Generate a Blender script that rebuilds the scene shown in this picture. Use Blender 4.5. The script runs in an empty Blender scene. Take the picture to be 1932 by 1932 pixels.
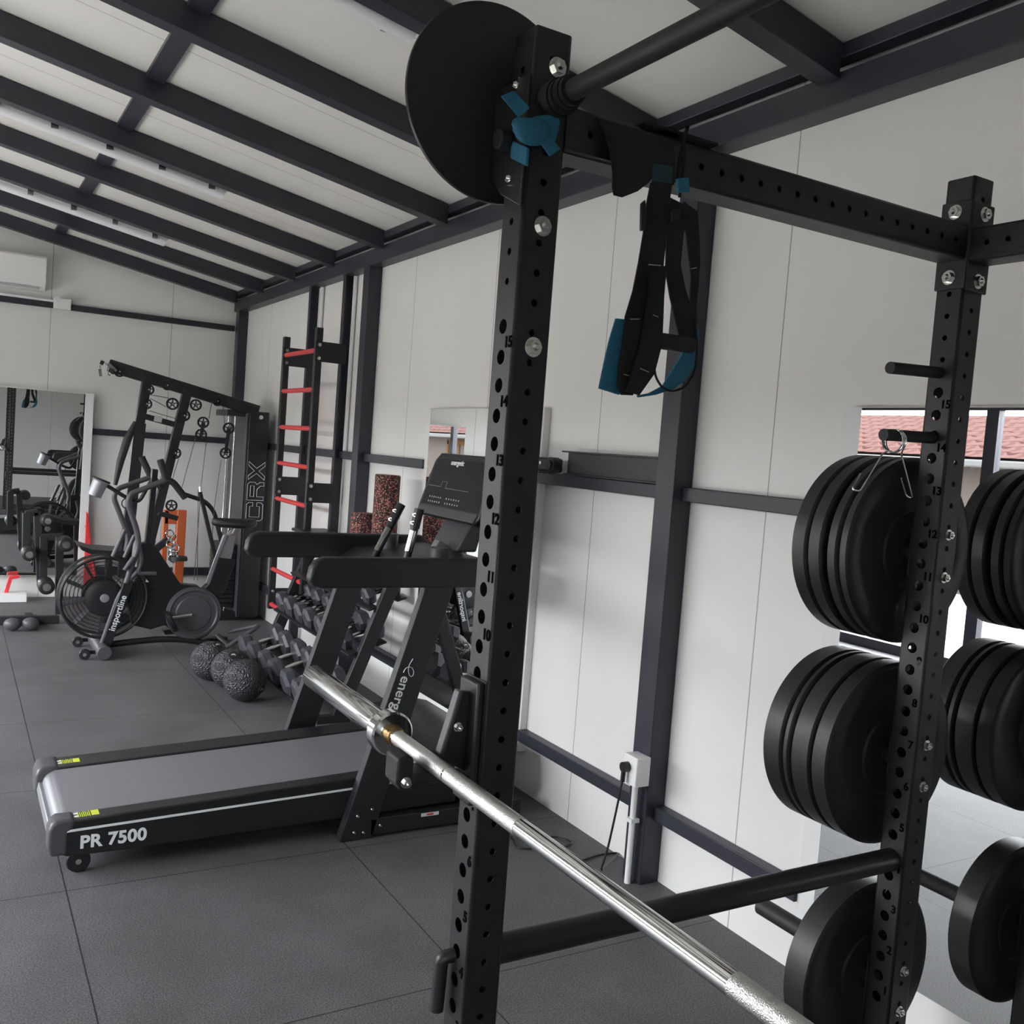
import bpy, bmesh, math, random
from mathutils import Vector, Matrix
random.seed(7)
C = bpy.context.scene.collection
PI = math.pi
# ------------------------------------------------------------ camera, world, exposure
H = 1.577                                   # eye height
FPX = 1810.0                                # focal length in pixels of a 1932 px frame
yaw, pit, rol = math.radians(30.59468), math.radians(-3.554364), math.radians(4.335325)
cf = Vector((math.sin(yaw)*math.cos(pit), math.cos(yaw)*math.cos(pit), math.sin(pit)))
r0 = Vector((math.cos(yaw), -math.sin(yaw), 0)); u0 = r0.cross(cf)
cr = r0*math.cos(rol) + u0*math.sin(rol); cu = -r0*math.sin(rol) + u0*math.cos(rol)
cam_d = bpy.data.cameras.new('camera'); cam = bpy.data.objects.new('camera', cam_d); C.objects.link(cam)
cam_d.sensor_width = 36; cam_d.lens = FPX/1932*36; cam_d.clip_start = 0.02; cam_d.clip_end = 200
cam.matrix_world = Matrix(((cr.x, cu.x, -cf.x, 0), (cr.y, cu.y, -cf.y, 0), (cr.z, cu.z, -cf.z, H), (0, 0, 0, 1)))
bpy.context.scene.camera = cam
sc = bpy.context.scene
sc.view_settings.view_transform = 'Standard'; sc.view_settings.look = 'None'
sc.view_settings.gamma = 1; sc.view_settings.use_curve_mapping = False
sc.view_settings.exposure = 1.55
w = bpy.data.worlds.new('sky'); sc.world = w; w.use_nodes = True
bg = w.node_tree.nodes['Background']; bg.inputs[0].default_value = (0.94, 0.97, 1.0, 1); bg.inputs[1].default_value = 7.0
sc.cycles.max_bounces = 10; sc.cycles.diffuse_bounces = 6; sc.cycles.glossy_bounces = 6; sc.cycles.transparent_max_bounces = 12
sc.cycles.sample_clamp_indirect = 6
def portal(loc, rot, sx, sy):
    l = bpy.data.lights.new('window_daylight_portal', 'AREA'); l.shape = 'RECTANGLE'; l.size = sx; l.size_y = sy
    l.cycles.is_portal = True
    o = bpy.data.objects.new('window_daylight_portal', l); o.location = loc; o.rotation_euler = rot; C.objects.link(o)
XL, XR, YB, YF = -2.85, 2.37, 9.26, -2.6     # left wall, right wall, back wall, front wall
DOOR_T, DOOR_B = 2.28, 0.04
WB_ = [8.95, 7.93, 6.43, 4.93, 3.43, 1.93]; WIN = [(WB_[k+1], WB_[k]) for k in range(5)]
portal((XL-0.02, (WIN[0][1]+WIN[-1][0])/2, (DOOR_T+DOOR_B)/2), (0, -PI/2, 0), DOOR_T-DOOR_B, WIN[0][1]-WIN[-1][0])

portal((-1.95, YF-.08, 1.1), (PI/2, 0, PI), 1.0, 2.2)  # daylight portal for the door added in the front wall

# pixel of the photograph -> point of the room on a known plane (used to read off measured coordinates)
def ray(px, py): return cr*((px-966)/FPX) - cu*((py-966)/FPX) + cf
def PY(px, py, y): d = ray(px, py); return Vector((0, 0, H)) + d*(y/d.y)
def PX(px, py, x): d = ray(px, py); return Vector((0, 0, H)) + d*(x/d.x)
def PZ(px, py, z): d = ray(px, py); return Vector((0, 0, H)) + d*((z-H)/d.z)

# ------------------------------------------------------------ materials
def mat(name, col, rough=0.5, metal=0.0, spec=0.5, **kw):
    m = bpy.data.materials.new(name); m.use_nodes = True
    b = m.node_tree.nodes['Principled BSDF']
    b.inputs['Base Color'].default_value = (*col, 1); b.inputs['Roughness'].default_value = rough
    b.inputs['Metallic'].default_value = metal; b.inputs['Specular IOR Level'].default_value = spec
    nt = m.node_tree; N = nt.nodes; L = nt.links
    tc = N.new('ShaderNodeTexCoord')
    if kw.get('noise'):                       # (scale, amount, bump)
        s, a, bp = kw['noise']
        n = N.new('ShaderNodeTexNoise'); n.inputs['Scale'].default_value = s; n.inputs['Detail'].default_value = 4
        L.new(tc.outputs['Object'], n.inputs['Vector'])
        if a:
            mx = N.new('ShaderNodeMixRGB'); mx.blend_type = 'MULTIPLY'; mx.inputs[0].default_value = 1
            mr = N.new('ShaderNodeMapRange'); mr.inputs[1].default_value = 0.3; mr.inputs[2].default_value = 0.7
            mr.inputs[3].default_value = 1-a; mr.inputs[4].default_value = 1+a
            L.new(n.outputs[0], mr.inputs[0]); mx.inputs[1].default_value = (*col, 1)
            L.new(mr.outputs[0], mx.inputs[2]); L.new(mx.outputs[0], b.inputs['Base Color'])
        if bp:
            bm_ = N.new('ShaderNodeBump'); bm_.inputs['Strength'].default_value = bp; bm_.inputs['Distance'].default_value = 0.002
            L.new(n.outputs[0], bm_.inputs['Height']); L.new(bm_.outputs[0], b.inputs['Normal'])
    return m
def seam_mat(name, col, axis, off, period=1.0, micro=0.05, rough=0.45):
    """painted sandwich panel: thin joint every metre, faint ribs between"""
    m = mat(name, col, rough); nt = m.node_tree; N = nt.nodes; L = nt.links; b = N['Principled BSDF']
    g = N.new('ShaderNodeNewGeometry'); sx = N.new('ShaderNodeSeparateXYZ'); L.new(g.outputs['Position'], sx.inputs[0])
    def mod(p, o):
        a = N.new('ShaderNodeMath'); a.operation = 'SUBTRACT'; a.inputs[1].default_value = o-50*p
        d = N.new('ShaderNodeMath'); d.operation = 'MODULO'; d.inputs[1].default_value = p
        L.new(sx.outputs[axis], a.inputs[0]); L.new(a.outputs[0], d.inputs[0]); return d
    d = mod(period, off)
    lt = N.new('ShaderNodeMath'); lt.operation = 'LESS_THAN'; lt.inputs[1].default_value = 0.005; L.new(d.outputs[0], lt.inputs[0])
    n = N.new('ShaderNodeTexNoise'); n.inputs['Scale'].default_value = 1.3; n.inputs['Detail'].default_value = 3
    L.new(g.outputs['Position'], n.inputs['Vector'])
    mr = N.new('ShaderNodeMapRange'); mr.inputs[1].default_value = .3; mr.inputs[2].default_value = .7; mr.inputs[3].default_value = .965; mr.inputs[4].default_value = 1.02
    L.new(n.outputs[0], mr.inputs[0])
    mm = N.new('ShaderNodeMixRGB'); mm.blend_type = 'MULTIPLY'; mm.inputs[0].default_value = 1; mm.inputs[1].default_value = (*col, 1); L.new(mr.outputs[0], mm.inputs[2])
    mx = N.new('ShaderNodeMixRGB'); mx.inputs[2].default_value = (col[0]*.45, col[1]*.45, col[2]*.45, 1)
    L.new(mm.outputs[0], mx.inputs[1]); L.new(lt.outputs[0], mx.inputs[0]); L.new(mx.outputs[0], b.inputs['Base Color'])
    d2 = mod(micro, off); s = N.new('ShaderNodeMath'); s.operation = 'PINGPONG'; s.inputs[1].default_value = micro/2; L.new(d2.outputs[0], s.inputs[0])
    bp = N.new('ShaderNodeBump'); bp.inputs['Strength'].default_value = 0.12; bp.inputs['Distance'].default_value = 0.02
    L.new(s.outputs[0], bp.inputs['Height']); L.new(bp.outputs[0], b.inputs['Normal'])
    return m
M = {}
M['wall_y'] = seam_mat('white_wall_panel', (.80, .795, .78), 1, 0.335)
M['wall_x'] = seam_mat('white_back_panel', (.78, .785, .765), 0, 0.719)
M['ceil'] = seam_mat('white_ceiling_panel', (.79, .775, .735), 1, 0.295)
M['steel'] = mat('dark_painted_steel', (.027, .028, .040), .42, noise=(3, .06, .0))
M['rack'] = mat('black_powder_coat', (.017, .017, .020), .42, noise=(260, .05, .08))
M['hole'] = mat('hollow_tube_inside', (.004, .004, .005), .8)
M['ink'] = mat('black_number_print', (.003, .003, .003), .9, 0, .05)
M['rubber'] = mat('black_bumper_rubber', (.017, .017, .019), .44, noise=(60, .12, .04))
M['rubber2'] = mat('dark_rubber_grip', (.015, .015, .017), .6, noise=(120, .1, .1))
M['plastic'] = mat('black_plastic', (.012, .012, .015), .38)
M['plastic_grey'] = mat('dark_grey_plastic', (.07, .07, .078), .42)
M['vinyl'] = mat('black_vinyl_pad', (.014, .014, .016), .45, noise=(180, .08, .12))
M['chrome'] = mat('polished_chrome', (.80, .80, .80), .10, 1)
M['zinc'] = mat('zinc_plated_steel', (.72, .72, .70), .24, 1)
M['brass'] = mat('bronze_bushing', (.62, .40, .18), .28, 1)
M['white'] = mat('white_plastic', (.82, .82, .82), .4)
M['white_frame'] = mat('white_painted_frame', (.78, .78, .78), .45)
M['print'] = mat('white_print', (.85, .87, .88), .5)
M['silver'] = mat('silver_paint', (.30, .30, .32), .42, .5)
M['belt'] = mat('treadmill_belt_rubber', (.155, .155, .17), .30, noise=(300, .05, .03))
M['red'] = mat('red_painted_steel', (.72, .05, .06), .4)
M['orange'] = mat('orange_painted_steel', (.66, .15, .05), .4)
M['label_teal'] = mat('dark_teal_label', (.012, .045, .055), .7)
M['blue'] = mat('petrol_blue_webbing', (.017, .14, .23), .75, noise=(200, .15, .2))
M['strap'] = mat('black_webbing', (.010, .010, .012), .85, noise=(200, .15, .2))
M['stitch'] = mat('pale_stitching', (.38, .38, .38), .8)
M['yellow'] = mat('yellow_sticker', (.62, .70, .06), .5)
M['hex'] = mat('grey_rubber_hex', (.055, .056, .066), .42, noise=(90, .08, .04))
M['mirror'] = mat('mirror_silver', (.90, .91, .91), 0.0, 1)
M['diffuser'] = mat('opal_lamp_cover', (.80, .80, .82), .3)
M['lampbody'] = mat('grey_lamp_body', (.50, .50, .50), .4)
M['white_text_strip'] = M['print']
def floor_mat():
    m = mat('rubber_floor_tile', (.1, .1, .1), .58, 0, .35); nt = m.node_tree; N = nt.nodes; L = nt.links; b = N['Principled BSDF']
    g = N.new('ShaderNodeNewGeometry'); sx = N.new('ShaderNodeSeparateXYZ'); L.new(g.outputs['Position'], sx.inputs[0])
    def joint(ax, o, wd=.0045):
        a = N.new('ShaderNodeMath'); a.operation = 'SUBTRACT'; a.inputs[1].default_value = o-60
        d = N.new('ShaderNodeMath'); d.operation = 'MODULO'; d.inputs[1].default_value = 1
        c = N.new('ShaderNodeMath'); c.operation = 'LESS_THAN'; c.inputs[1].default_value = wd
        L.new(sx.outputs[ax], a.inputs[0]); L.new(a.outputs[0], d.inputs[0]); L.new(d.outputs[0], c.inputs[0]); return c
    j = N.new('ShaderNodeMath'); j.operation = 'MAXIMUM'; L.new(joint(0, .388).outputs[0], j.inputs[0]); L.new(joint(1, .398).outputs[0], j.inputs[1])
    def noise(s, det, lo, hi, a, b_):
        n = N.new('ShaderNodeTexNoise'); n.inputs['Scale'].default_value = s; n.inputs['Detail'].default_value = det
        L.new(g.outputs['Position'], n.inputs['Vector']); r = N.new('ShaderNodeMapRange')
        r.inputs[1].default_value = lo; r.inputs[2].default_value = hi; r.inputs[3].default_value = a; r.inputs[4].default_value = b_
        L.new(n.outputs[0], r.inputs[0]); return n, r
    n1, r1 = noise(210, 5, .36, .64, .52, 1.48); n2, r2 = noise(2.6, 8, .32, .7, .84, 1.18)
    mu = N.new('ShaderNodeMath'); mu.operation = 'MULTIPLY'; L.new(r1.outputs[0], mu.inputs[0]); L.new(r2.outputs[0], mu.inputs[1])
    c1 = N.new('ShaderNodeMixRGB'); c1.blend_type = 'MULTIPLY'; c1.inputs[0].default_value = 1; c1.inputs[1].default_value = (.110, .110, .116, 1)
    L.new(mu.outputs[0], c1.inputs[2])
    c2 = N.new('ShaderNodeMixRGB'); c2.inputs[2].default_value = (.022, .022, .024, 1); L.new(j.outputs[0], c2.inputs[0]); L.new(c1.outputs[0], c2.inputs[1])
    L.new(c2.outputs[0], b.inputs['Base Color'])
    bp = N.new('ShaderNodeBump'); bp.inputs['Strength'].default_value = .5; bp.inputs['Distance'].default_value = .0018
    L.new(n1.outputs[0], bp.inputs['Height']); L.new(bp.outputs[0], b.inputs['Normal'])
    return m
M['terrace'] = mat('pale_terrace_paving', (.42, .40, .37), .8, 0, 0, noise=(3, .15, 0))
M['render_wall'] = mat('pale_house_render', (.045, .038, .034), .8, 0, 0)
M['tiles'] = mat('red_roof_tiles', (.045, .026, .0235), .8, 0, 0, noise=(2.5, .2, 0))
M['gutter'] = mat('pale_gutter_paint', (.06, .06, .06), .8, 0, 0)
def tile_shade():  # shade of the tile steps and ridges, painted into the base colour
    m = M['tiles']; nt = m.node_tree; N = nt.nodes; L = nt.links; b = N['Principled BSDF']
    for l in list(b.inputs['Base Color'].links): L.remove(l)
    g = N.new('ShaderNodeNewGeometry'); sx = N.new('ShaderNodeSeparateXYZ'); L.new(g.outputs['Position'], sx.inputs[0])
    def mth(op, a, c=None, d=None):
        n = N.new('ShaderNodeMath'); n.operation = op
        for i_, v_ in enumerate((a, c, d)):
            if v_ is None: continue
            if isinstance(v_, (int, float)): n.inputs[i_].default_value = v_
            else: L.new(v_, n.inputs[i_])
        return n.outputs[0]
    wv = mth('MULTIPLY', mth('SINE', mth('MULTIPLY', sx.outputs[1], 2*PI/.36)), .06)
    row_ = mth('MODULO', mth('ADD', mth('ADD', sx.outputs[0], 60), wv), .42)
    edge = mth('GREATER_THAN', row_, .355)  # dark wavy band: painted shade along the lower edge of each course
    ridge_shade = mth('MULTIPLY', mth('GREATER_THAN', mth('SINE', mth('ADD', mth('MULTIPLY', sx.outputs[1], 2*PI/.36), mth('MULTIPLY', row_, 4.))), .62), .45)
    f = mth('MAXIMUM', edge, ridge_shade); mx = N.new('ShaderNodeMixRGB'); L.new(f, mx.inputs[0])
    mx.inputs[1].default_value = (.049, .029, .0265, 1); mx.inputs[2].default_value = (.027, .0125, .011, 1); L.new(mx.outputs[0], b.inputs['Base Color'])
tile_shade()
M['wood'] = mat('orange_stained_wood', (.045, .022, .008), .8, 0, 0)
M['dark_glass'] = mat('house_window_glass', (.038, .033, .031), .8, 0, 0)
M['floor'] = floor_mat()
def speckle_mat():
    m = mat('speckled_foam', (.03, .02, .02), .8); nt = m.node_tree; N = nt.nodes; L = nt.links; b = N['Principled BSDF']
    tc = N.new('ShaderNodeTexCoord'); v = N.new('ShaderNodeTexVoronoi'); v.inputs['Scale'].default_value = 190; L.new(tc.outputs['Object'], v.inputs['Vector'])
    cr_ = N.new('ShaderNodeValToRGB'); e = cr_.color_ramp.elements
    e[0].position = 0; e[0].color = (.03, .018, .02, 1); e[1].position = .93; e[1].color = (.55, .38, .20, 1)
    x = cr_.color_ramp.elements.new(.66); x.color = (.26, .05, .055, 1)
    x = cr_.color_ramp.elements.new(.80); x.color = (.55, .20, .17, 1)
    cr_.color_ramp.interpolation = 'CONSTANT'
    s = N.new('ShaderNodeSeparateXYZ'); L.new(v.outputs['Color'], s.inputs[0]); L.new(s.outputs[0], cr_.inputs[0]); L.new(cr_.outputs[0], b.inputs['Base Color'])
    return m
M['speckle'] = speckle_mat()
def knurl_mat():
    m = mat('knurled_steel', (.74, .74, .73), .34, 1); nt = m.node_tree; N = nt.nodes; L = nt.links; b = N['Principled BSDF']
    tc = N.new('ShaderNodeTexCoord'); v = N.new('ShaderNodeTexVoronoi'); v.inputs['Scale'].default_value = 620; L.new(tc.outputs['Object'], v.inputs['Vector'])
    bp = N.new('ShaderNodeBump'); bp.inputs['Strength'].default_value = .55; bp.inputs['Distance'].default_value = .001
    L.new(v.outputs[0], bp.inputs['Height']); L.new(bp.outputs[0], b.inputs['Normal']); return m
M['knurl'] = knurl_mat()
def ball_mat():
    m = mat('textured_ball_rubber', (.035, .035, .040), .45); nt = m.node_tree; N = nt.nodes; L = nt.links; b = N['Principled BSDF']
    tc = N.new('ShaderNodeTexCoord'); v = N.new('ShaderNodeTexVoronoi'); v.feature = 'DISTANCE_TO_EDGE'; v.inputs['Scale'].default_value = 62; L.new(tc.outputs['Object'], v.inputs['Vector'])
    bp = N.new('ShaderNodeBump'); bp.inputs['Strength'].default_value = 1; bp.inputs['Distance'].default_value = .012
    L.new(v.outputs[0], bp.inputs['Height']); L.new(bp.outputs[0], b.inputs['Normal']); return m
M['ball'] = ball_mat()
def glass_mat():
    m = bpy.data.materials.new('clear_window_glass'); m.use_nodes = True; nt = m.node_tree; N = nt.nodes; L = nt.links
    for n in list(N): N.remove(n)
    o = N.new('ShaderNodeOutputMaterial'); t = N.new('ShaderNodeBsdfTransparent'); g = N.new('ShaderNodeBsdfGlossy'); g.inputs['Roughness'].default_value = 0
    mx = N.new('ShaderNodeMixShader'); lw = N.new('ShaderNodeLayerWeight'); pw = N.new('ShaderNodeMath'); pw.operation = 'POWER'; pw.inputs[1].default_value = 4
    f = N.new('ShaderNodeMath'); f.operation = 'MULTIPLY_ADD'; f.inputs[1].default_value = .5; f.inputs[2].default_value = .02
    L.new(lw.outputs['Facing'], pw.inputs[0]); L.new(pw.outputs[0], f.inputs[0])
    L.new(f.outputs[0], mx.inputs[0]); L.new(t.outputs[0], mx.inputs[1]); L.new(g.outputs[0], mx.inputs[2]); L.new(mx.outputs[0], o.inputs[0]); return m
M['glass'] = glass_mat()
def mesh_grille():
    m = bpy.data.materials.new('fine_wire_mesh'); m.use_nodes = True; nt = m.node_tree; N = nt.nodes; L = nt.links
    b = N['Principled BSDF']; b.inputs['Base Color'].default_value = (.03, .03, .035, 1); b.inputs['Roughness'].default_value = .4
    b.inputs['Alpha'].default_value = .20; return m
M['grille'] = mesh_grille()

# ------------------------------------------------------------ mesh builder
def V(*a): return Vector(a[0]) if len(a) == 1 else Vector(a)
def perp(d):
    d = d.normalized(); a = Vector((0, 0, 1)) if abs(d.z) < .9 else Vector((1, 0, 0))
    u = d.cross(a).normalized(); return u, d.cross(u).normalized()
class MB:
    def __init__(s): s.v = []; s.f = []
    def add(s, vs, fs):
        n = len(s.v); s.v += [Vector(v) for v in vs]; s.f += [tuple(i+n for i in f) for f in fs]; return s
    def box(s, a, b):
        x0, y0, z0 = [min(a[i], b[i]) for i in range(3)]; x1, y1, z1 = [max(a[i], b[i]) for i in range(3)]
        return s.add([(x0,y0,z0),(x1,y0,z0),(x1,y1,z0),(x0,y1,z0),(x0,y0,z1),(x1,y0,z1),(x1,y1,z1),(x0,y1,z1)],
                     [(0,3,2,1),(4,5,6,7),(0,1,5,4),(1,2,6,5),(2,3,7,6),(3,0,4,7)])
    def beam(s, p0, p1, wu, wv, up=None):
        """square bar from p0 to p1; wu across, wv along the other side direction"""
        p0, p1 = V(p0), V(p1); d = (p1-p0).normalized()
        if up is None: u, v = perp(d)
        else:
            v = (V(up)-d*V(up).dot(d)).normalized(); u = d.cross(v)
        q = []
        for p in (p0, p1):
            for a, b in ((-1,-1),(1,-1),(1,1),(-1,1)): q.append(p+u*wu/2*a+v*wv/2*b)
        return s.add(q, [(3,2,1,0),(4,5,6,7),(0,1,5,4),(1,2,6,5),(2,3,7,6),(3,0,4,7)])
    def cyl(s, p0, p1, r, n=20, r2=None):
        p0, p1 = V(p0), V(p1); u, v = perp(p1-p0); r2 = r if r2 is None else r2; q = []
        for p, rr in ((p0, r), (p1, r2)):
            for i in range(n):
                a = 2*PI*i/n; q.append(p+u*rr*math.cos(a)+v*rr*math.sin(a))
        return s.add(q, [(i, (i+1) % n, n+(i+1) % n, n+i) for i in range(n)]+[tuple(range(n-1, -1, -1)), tuple(range(n, 2*n))])
    def lathe(s, o, axis, prof, n=48, closed=False):
        """prof: (t along axis, radius) list"""
        o, ax = V(o), V(axis).normalized(); u, v = perp(ax); q = []; m = len(prof)
        for t, r in prof:
            for i in range(n):
                a = 2*PI*i/n; q.append(o+ax*t+u*r*math.cos(a)+v*r*math.sin(a))
        f = []
        for k in range(m if closed else m-1):
            k2 = (k+1) % m
            for i in range(n): f.append((k*n+i, k*n+(i+1) % n, k2*n+(i+1) % n, k2*n+i))
        if not closed:
            if prof[0][1] > 1e-6: f.append(tuple(range(n-1, -1, -1)))
            if prof[-1][1] > 1e-6: f.append(tuple(range((m-1)*n, m*n)))
        return s.add(q, f)
    def ring(s, o, axis, R, r, n=48, k=8):
        return s.lathe(o, axis, [(r*math.sin(2*PI*i/k), R+r*math.cos(2*PI*i/k)) for i in range(k)], n, True)
    def tube(s, path, r, n=12, bend=0.0, flat=None):
        """round tube along a polyline, corners rounded by bend"""
        P = [V(p) for p in path]
        if bend:
            Q = [P[0]]
            for i in range(1, len(P)-1):
                a, b, c = P[i-1], P[i], P[i+1]; t = min(bend, (a-b).length*.45, (c-b).length*.45)
                s0 = b+(a-b).normalized()*t; s1 = b+(c-b).normalized()*t
                for k in range(7):
                    x = k/6; Q.append(s0*(1-x)**2+b*2*x*(1-x)+s1*x*x)
            P = Q+[P[-1]]
        u, v = perp(P[1]-P[0]); q = []; m = len(P)
        for i, p in enumerate(P):
            d = (P[min(i+1, m-1)]-P[max(i-1, 0)]).normalized()
            u = (u-d*u.dot(d)).normalized(); v = d.cross(u)
            rr = r[i] if isinstance(r, (list, tuple)) else r
            for k in range(n):
                a = 2*PI*k/n; q.append(p+u*rr*math.cos(a)+v*rr*math.sin(a)*(flat or 1))
        f = [(i*n+k, i*n+(k+1) % n, (i+1)*n+(k+1) % n, (i+1)*n+k) for i in range(m-1) for k in range(n)]
        return s.add(q, f+[tuple(range(n-1, -1, -1)), tuple(range((m-1)*n, m*n))])
    def prism(s, poly, d):
        """planar polygon (3D points) extruded by vector d"""
        P = [V(p) for p in poly]; d = V(d); n = len(P)
        nrm = sum(((P[i]-P[0]).cross(P[(i+1) % n]-P[0]) for i in range(1, n-1)), Vector())
        if nrm.dot(d) > 0: P.reverse()
        q = P+[p+d for p in P]
        return s.add(q, [tuple(range(n)), tuple(range(2*n-1, n-1, -1))]+[(i, n+i, n+(i+1) % n, (i+1) % n) for i in range(n)])
    def strip(s, A, B, th):
        """webbing between two edge lines, thickness vector th"""
        A = [V(p) for p in A]; B = [V(p) for p in B]; th = V(th); n = len(A)
        q = A+B+[p+th for p in A]+[p+th for p in B]; f = []
        for i in range(n-1):
            f += [(i, i+1, n+i+1, n+i), (2*n+i, 3*n+i, 3*n+i+1, 2*n+i+1), (i, 2*n+i, 2*n+i+1, i+1), (n+i, n+i+1, 3*n+i+1, 3*n+i)]
        return s.add(q, f+[(0, n, 3*n, 2*n), (n-1, 3*n-1, 4*n-1, 2*n-1)])
    def sphere(s, o, r, n=24, m=14, sc_=(1, 1, 1)):
        o = V(o); q = [o+Vector((0, 0, r*sc_[2]))]
        for i in range(1, m):
            a = PI*i/m
            for k in range(n): b = 2*PI*k/n; q.append(o+Vector((r*sc_[0]*math.sin(a)*math.cos(b), r*sc_[1]*math.sin(a)*math.sin(b), r*sc_[2]*math.cos(a))))
        q.append(o-Vector((0, 0, r*sc_[2]))); f = [(0, 1+k, 1+(k+1) % n) for k in range(n)]
        for i in range(m-2): f += [(1+i*n+k, 1+(i+1)*n+k, 1+(i+1)*n+(k+1) % n, 1+i*n+(k+1) % n) for k in range(n)]
        e = len(q)-1; f += [(e, 1+(m-2)*n+(k+1) % n, 1+(m-2)*n+k) for k in range(n)]
        return s.add(q, f)
    def hexnut(s, o, axis, r, h, n=6): return s.cyl(V(o), V(o)+V(axis).normalized()*h, r, n)
    def build(s, name, material, parent=None, bevel=0, seg=2, smooth=True, label=None):
        me = bpy.data.meshes.new(name); off = wloc(parent)
        me.from_pydata([v-off for v in s.v], [], s.f); me.materials.append(material); me.update()
        bm = bmesh.new(); bm.from_mesh(me); bmesh.ops.recalc_face_normals(bm, faces=bm.faces); bm.to_mesh(me); bm.free()
        o = bpy.data.objects.new(name, me); C.objects.link(o)
        if parent: o.parent = parent
        if smooth:
            for p in me.polygons: p.use_smooth = True
            me.set_sharp_from_angle(angle=math.radians(38))
        if bevel:
            b = o.modifiers.new('bevel', 'BEVEL'); b.width = bevel; b.segments = seg; b.limit_method = 'ANGLE'; b.angle_limit = math.radians(40); b.harden_normals = False
        if label: o['label'] = label
        return o
def ptube(s0, axis, u, v, wu, wv, L, holes, r=.006, th=.003, name='upright', mt=None, parent=None, label=None):
    """square tube with real punched holes. s0: centre of the start end; holes: {'+u': [(s, off, rad)], ...}"""
    from mathutils.geometry import tessellate_polygon
    s0, axis, u, v = V(s0), V(axis), V(u), V(v); vs = []; fs = []; flat = []
    def addp(p): vs.append(p); return len(vs)-1
    for key, n, c, hn, hc in (('+u', u, v, wu/2, wv/2), ('-u', -u, -v, wu/2, wv/2), ('+v', v, -u, wv/2, wu/2), ('-v', -v, u, wv/2, wu/2)):
        a = hc-r; loops = [[(0, -a), (L, -a), (L, a), (0, a)]]
        for (t, off, rad) in holes.get(key, []):
            oo = off*(1 if key[0] == '+' else -1) if key in ('+u', '-u') else off*(-1 if key[0] == '+' else 1)
            k = 18 if rad > .01 else 12; loops.append([(t+rad*math.cos(2*PI*i/k), oo+rad*math.sin(2*PI*i/k)) for i in range(k)])
        base = len(vs)
        for lp in loops:
            for (t, o_) in lp: addp(s0+axis*t+n*hn+c*o_)
        for tri in tessellate_polygon([[Vector((t, o_, 0)) for (t, o_) in lp] for lp in loops]):
            fs.append(tuple(base+i for i in tri)); flat.append(True)
        # rounded corner towards +c
        prev = None; K = 3
        for i in range(K+1):
            an = PI/2*i/K; d = n*math.cos(an)+c*math.sin(an); e = n*(hn-r)+c*(hc-r)+d*r
            cur = (addp(s0+e), addp(s0+axis*L+e))
            if prev: fs.append((prev[0], prev[1], cur[1], cur[0])); flat.append(False)
            prev = cur
    me = bpy.data.meshes.new(name); off = wloc(parent); me.from_pydata([p-off for p in vs], [], fs); me.update()
    bm = bmesh.new(); bm.from_mesh(me)
    for f_, fl in zip(bm.faces, flat): f_.smooth = not fl
    bmesh.ops.remove_doubles(bm, verts=bm.verts, dist=1e-5)
    bmesh.ops.recalc_face_normals(bm, faces=bm.faces)
    ctr = s0+axis*L/2-off
    tst = max(bm.faces, key=lambda q: q.calc_area())
    if (tst.calc_center_median()-ctr).dot(tst.normal) < 0: bmesh.ops.reverse_faces(bm, faces=bm.faces)
    # end caps
    bm.to_mesh(me); bm.free(); me.materials.append(mt)
    o = bpy.data.objects.new(name, me); C.objects.link(o); o.parent = parent
    sd = o.modifiers.new('wall', 'SOLIDIFY'); sd.thickness = th; sd.offset = -1
    if label: o['label'] = label
    return o
def wloc(o):
    t = Vector((0, 0, 0))
    while o: t = t+o.location; o = o.parent
    return t
def thing(name, label, cat, loc=(0, 0, 0), group=None):
    o = bpy.data.objects.new(name, None); C.objects.link(o); o.location = loc; o['label'] = label; o['category'] = cat
    o.empty_display_size = .1
    if group: o['group'] = group
    return o
def tag(o, label, cat, group=None):
    o['label'] = label; o['category'] = cat
    if group: o['group'] = group
    return o
def struct(o, label=None):
    o['kind'] = 'structure'
    if label: o['label'] = label
    return o
def dup(root, loc=None, label=None):
    r = root.copy(); C.objects.link(r)
    if loc is not None: r.location = loc
    if label: r['label'] = label
    def rec(a, b):
        for ch in a.children:
            c = ch.copy(); C.objects.link(c); c.parent = b; rec(ch, c)
    rec(root, r); return r
def text_obj(name, s, size, mw, material, parent, bold=0.0, depth=0.0006, spacing=1.0, label=None, outline=0):
    cu_ = bpy.data.curves.new(name, 'FONT'); cu_.body = s; cu_.size = size; cu_.extrude = depth
    if outline: cu_.extrude = 0; cu_.fill_mode = 'NONE'; cu_.bevel_depth = outline; cu_.bevel_resolution = 0
    cu_.offset = bold; cu_.align_x = 'CENTER'; cu_.align_y = 'CENTER'; cu_.space_character = spacing
    cu_.align_x = 'CENTER'; cu_.align_y = 'CENTER'; cu_.space_character = spacing
    t = bpy.data.objects.new(name, cu_); C.objects.link(t); bpy.context.view_layer.update()
    me = bpy.data.meshes.new_from_object(t.evaluated_get(bpy.context.evaluated_depsgraph_get()))
    bpy.data.objects.remove(t); me.materials.clear(); me.materials.append(material)
    me.transform(mw); me.transform(Matrix.Translation(-wloc(parent)))
    o = bpy.data.objects.new(name, me); C.objects.link(o); o.parent = parent
    if label: o['label'] = label
    return o
def frame(o, xdir, ydir):                        # matrix: local x -> xdir, local y -> ydir
    x = V(xdir).normalized(); y = V(ydir); y = (y-x*y.dot(x)).normalized(); z = x.cross(y)
    return Matrix(((x.x, y.x, z.x, o[0]), (x.y, y.y, z.y, o[1]), (x.z, y.z, z.z, o[2]), (0, 0, 0, 1)))

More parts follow.
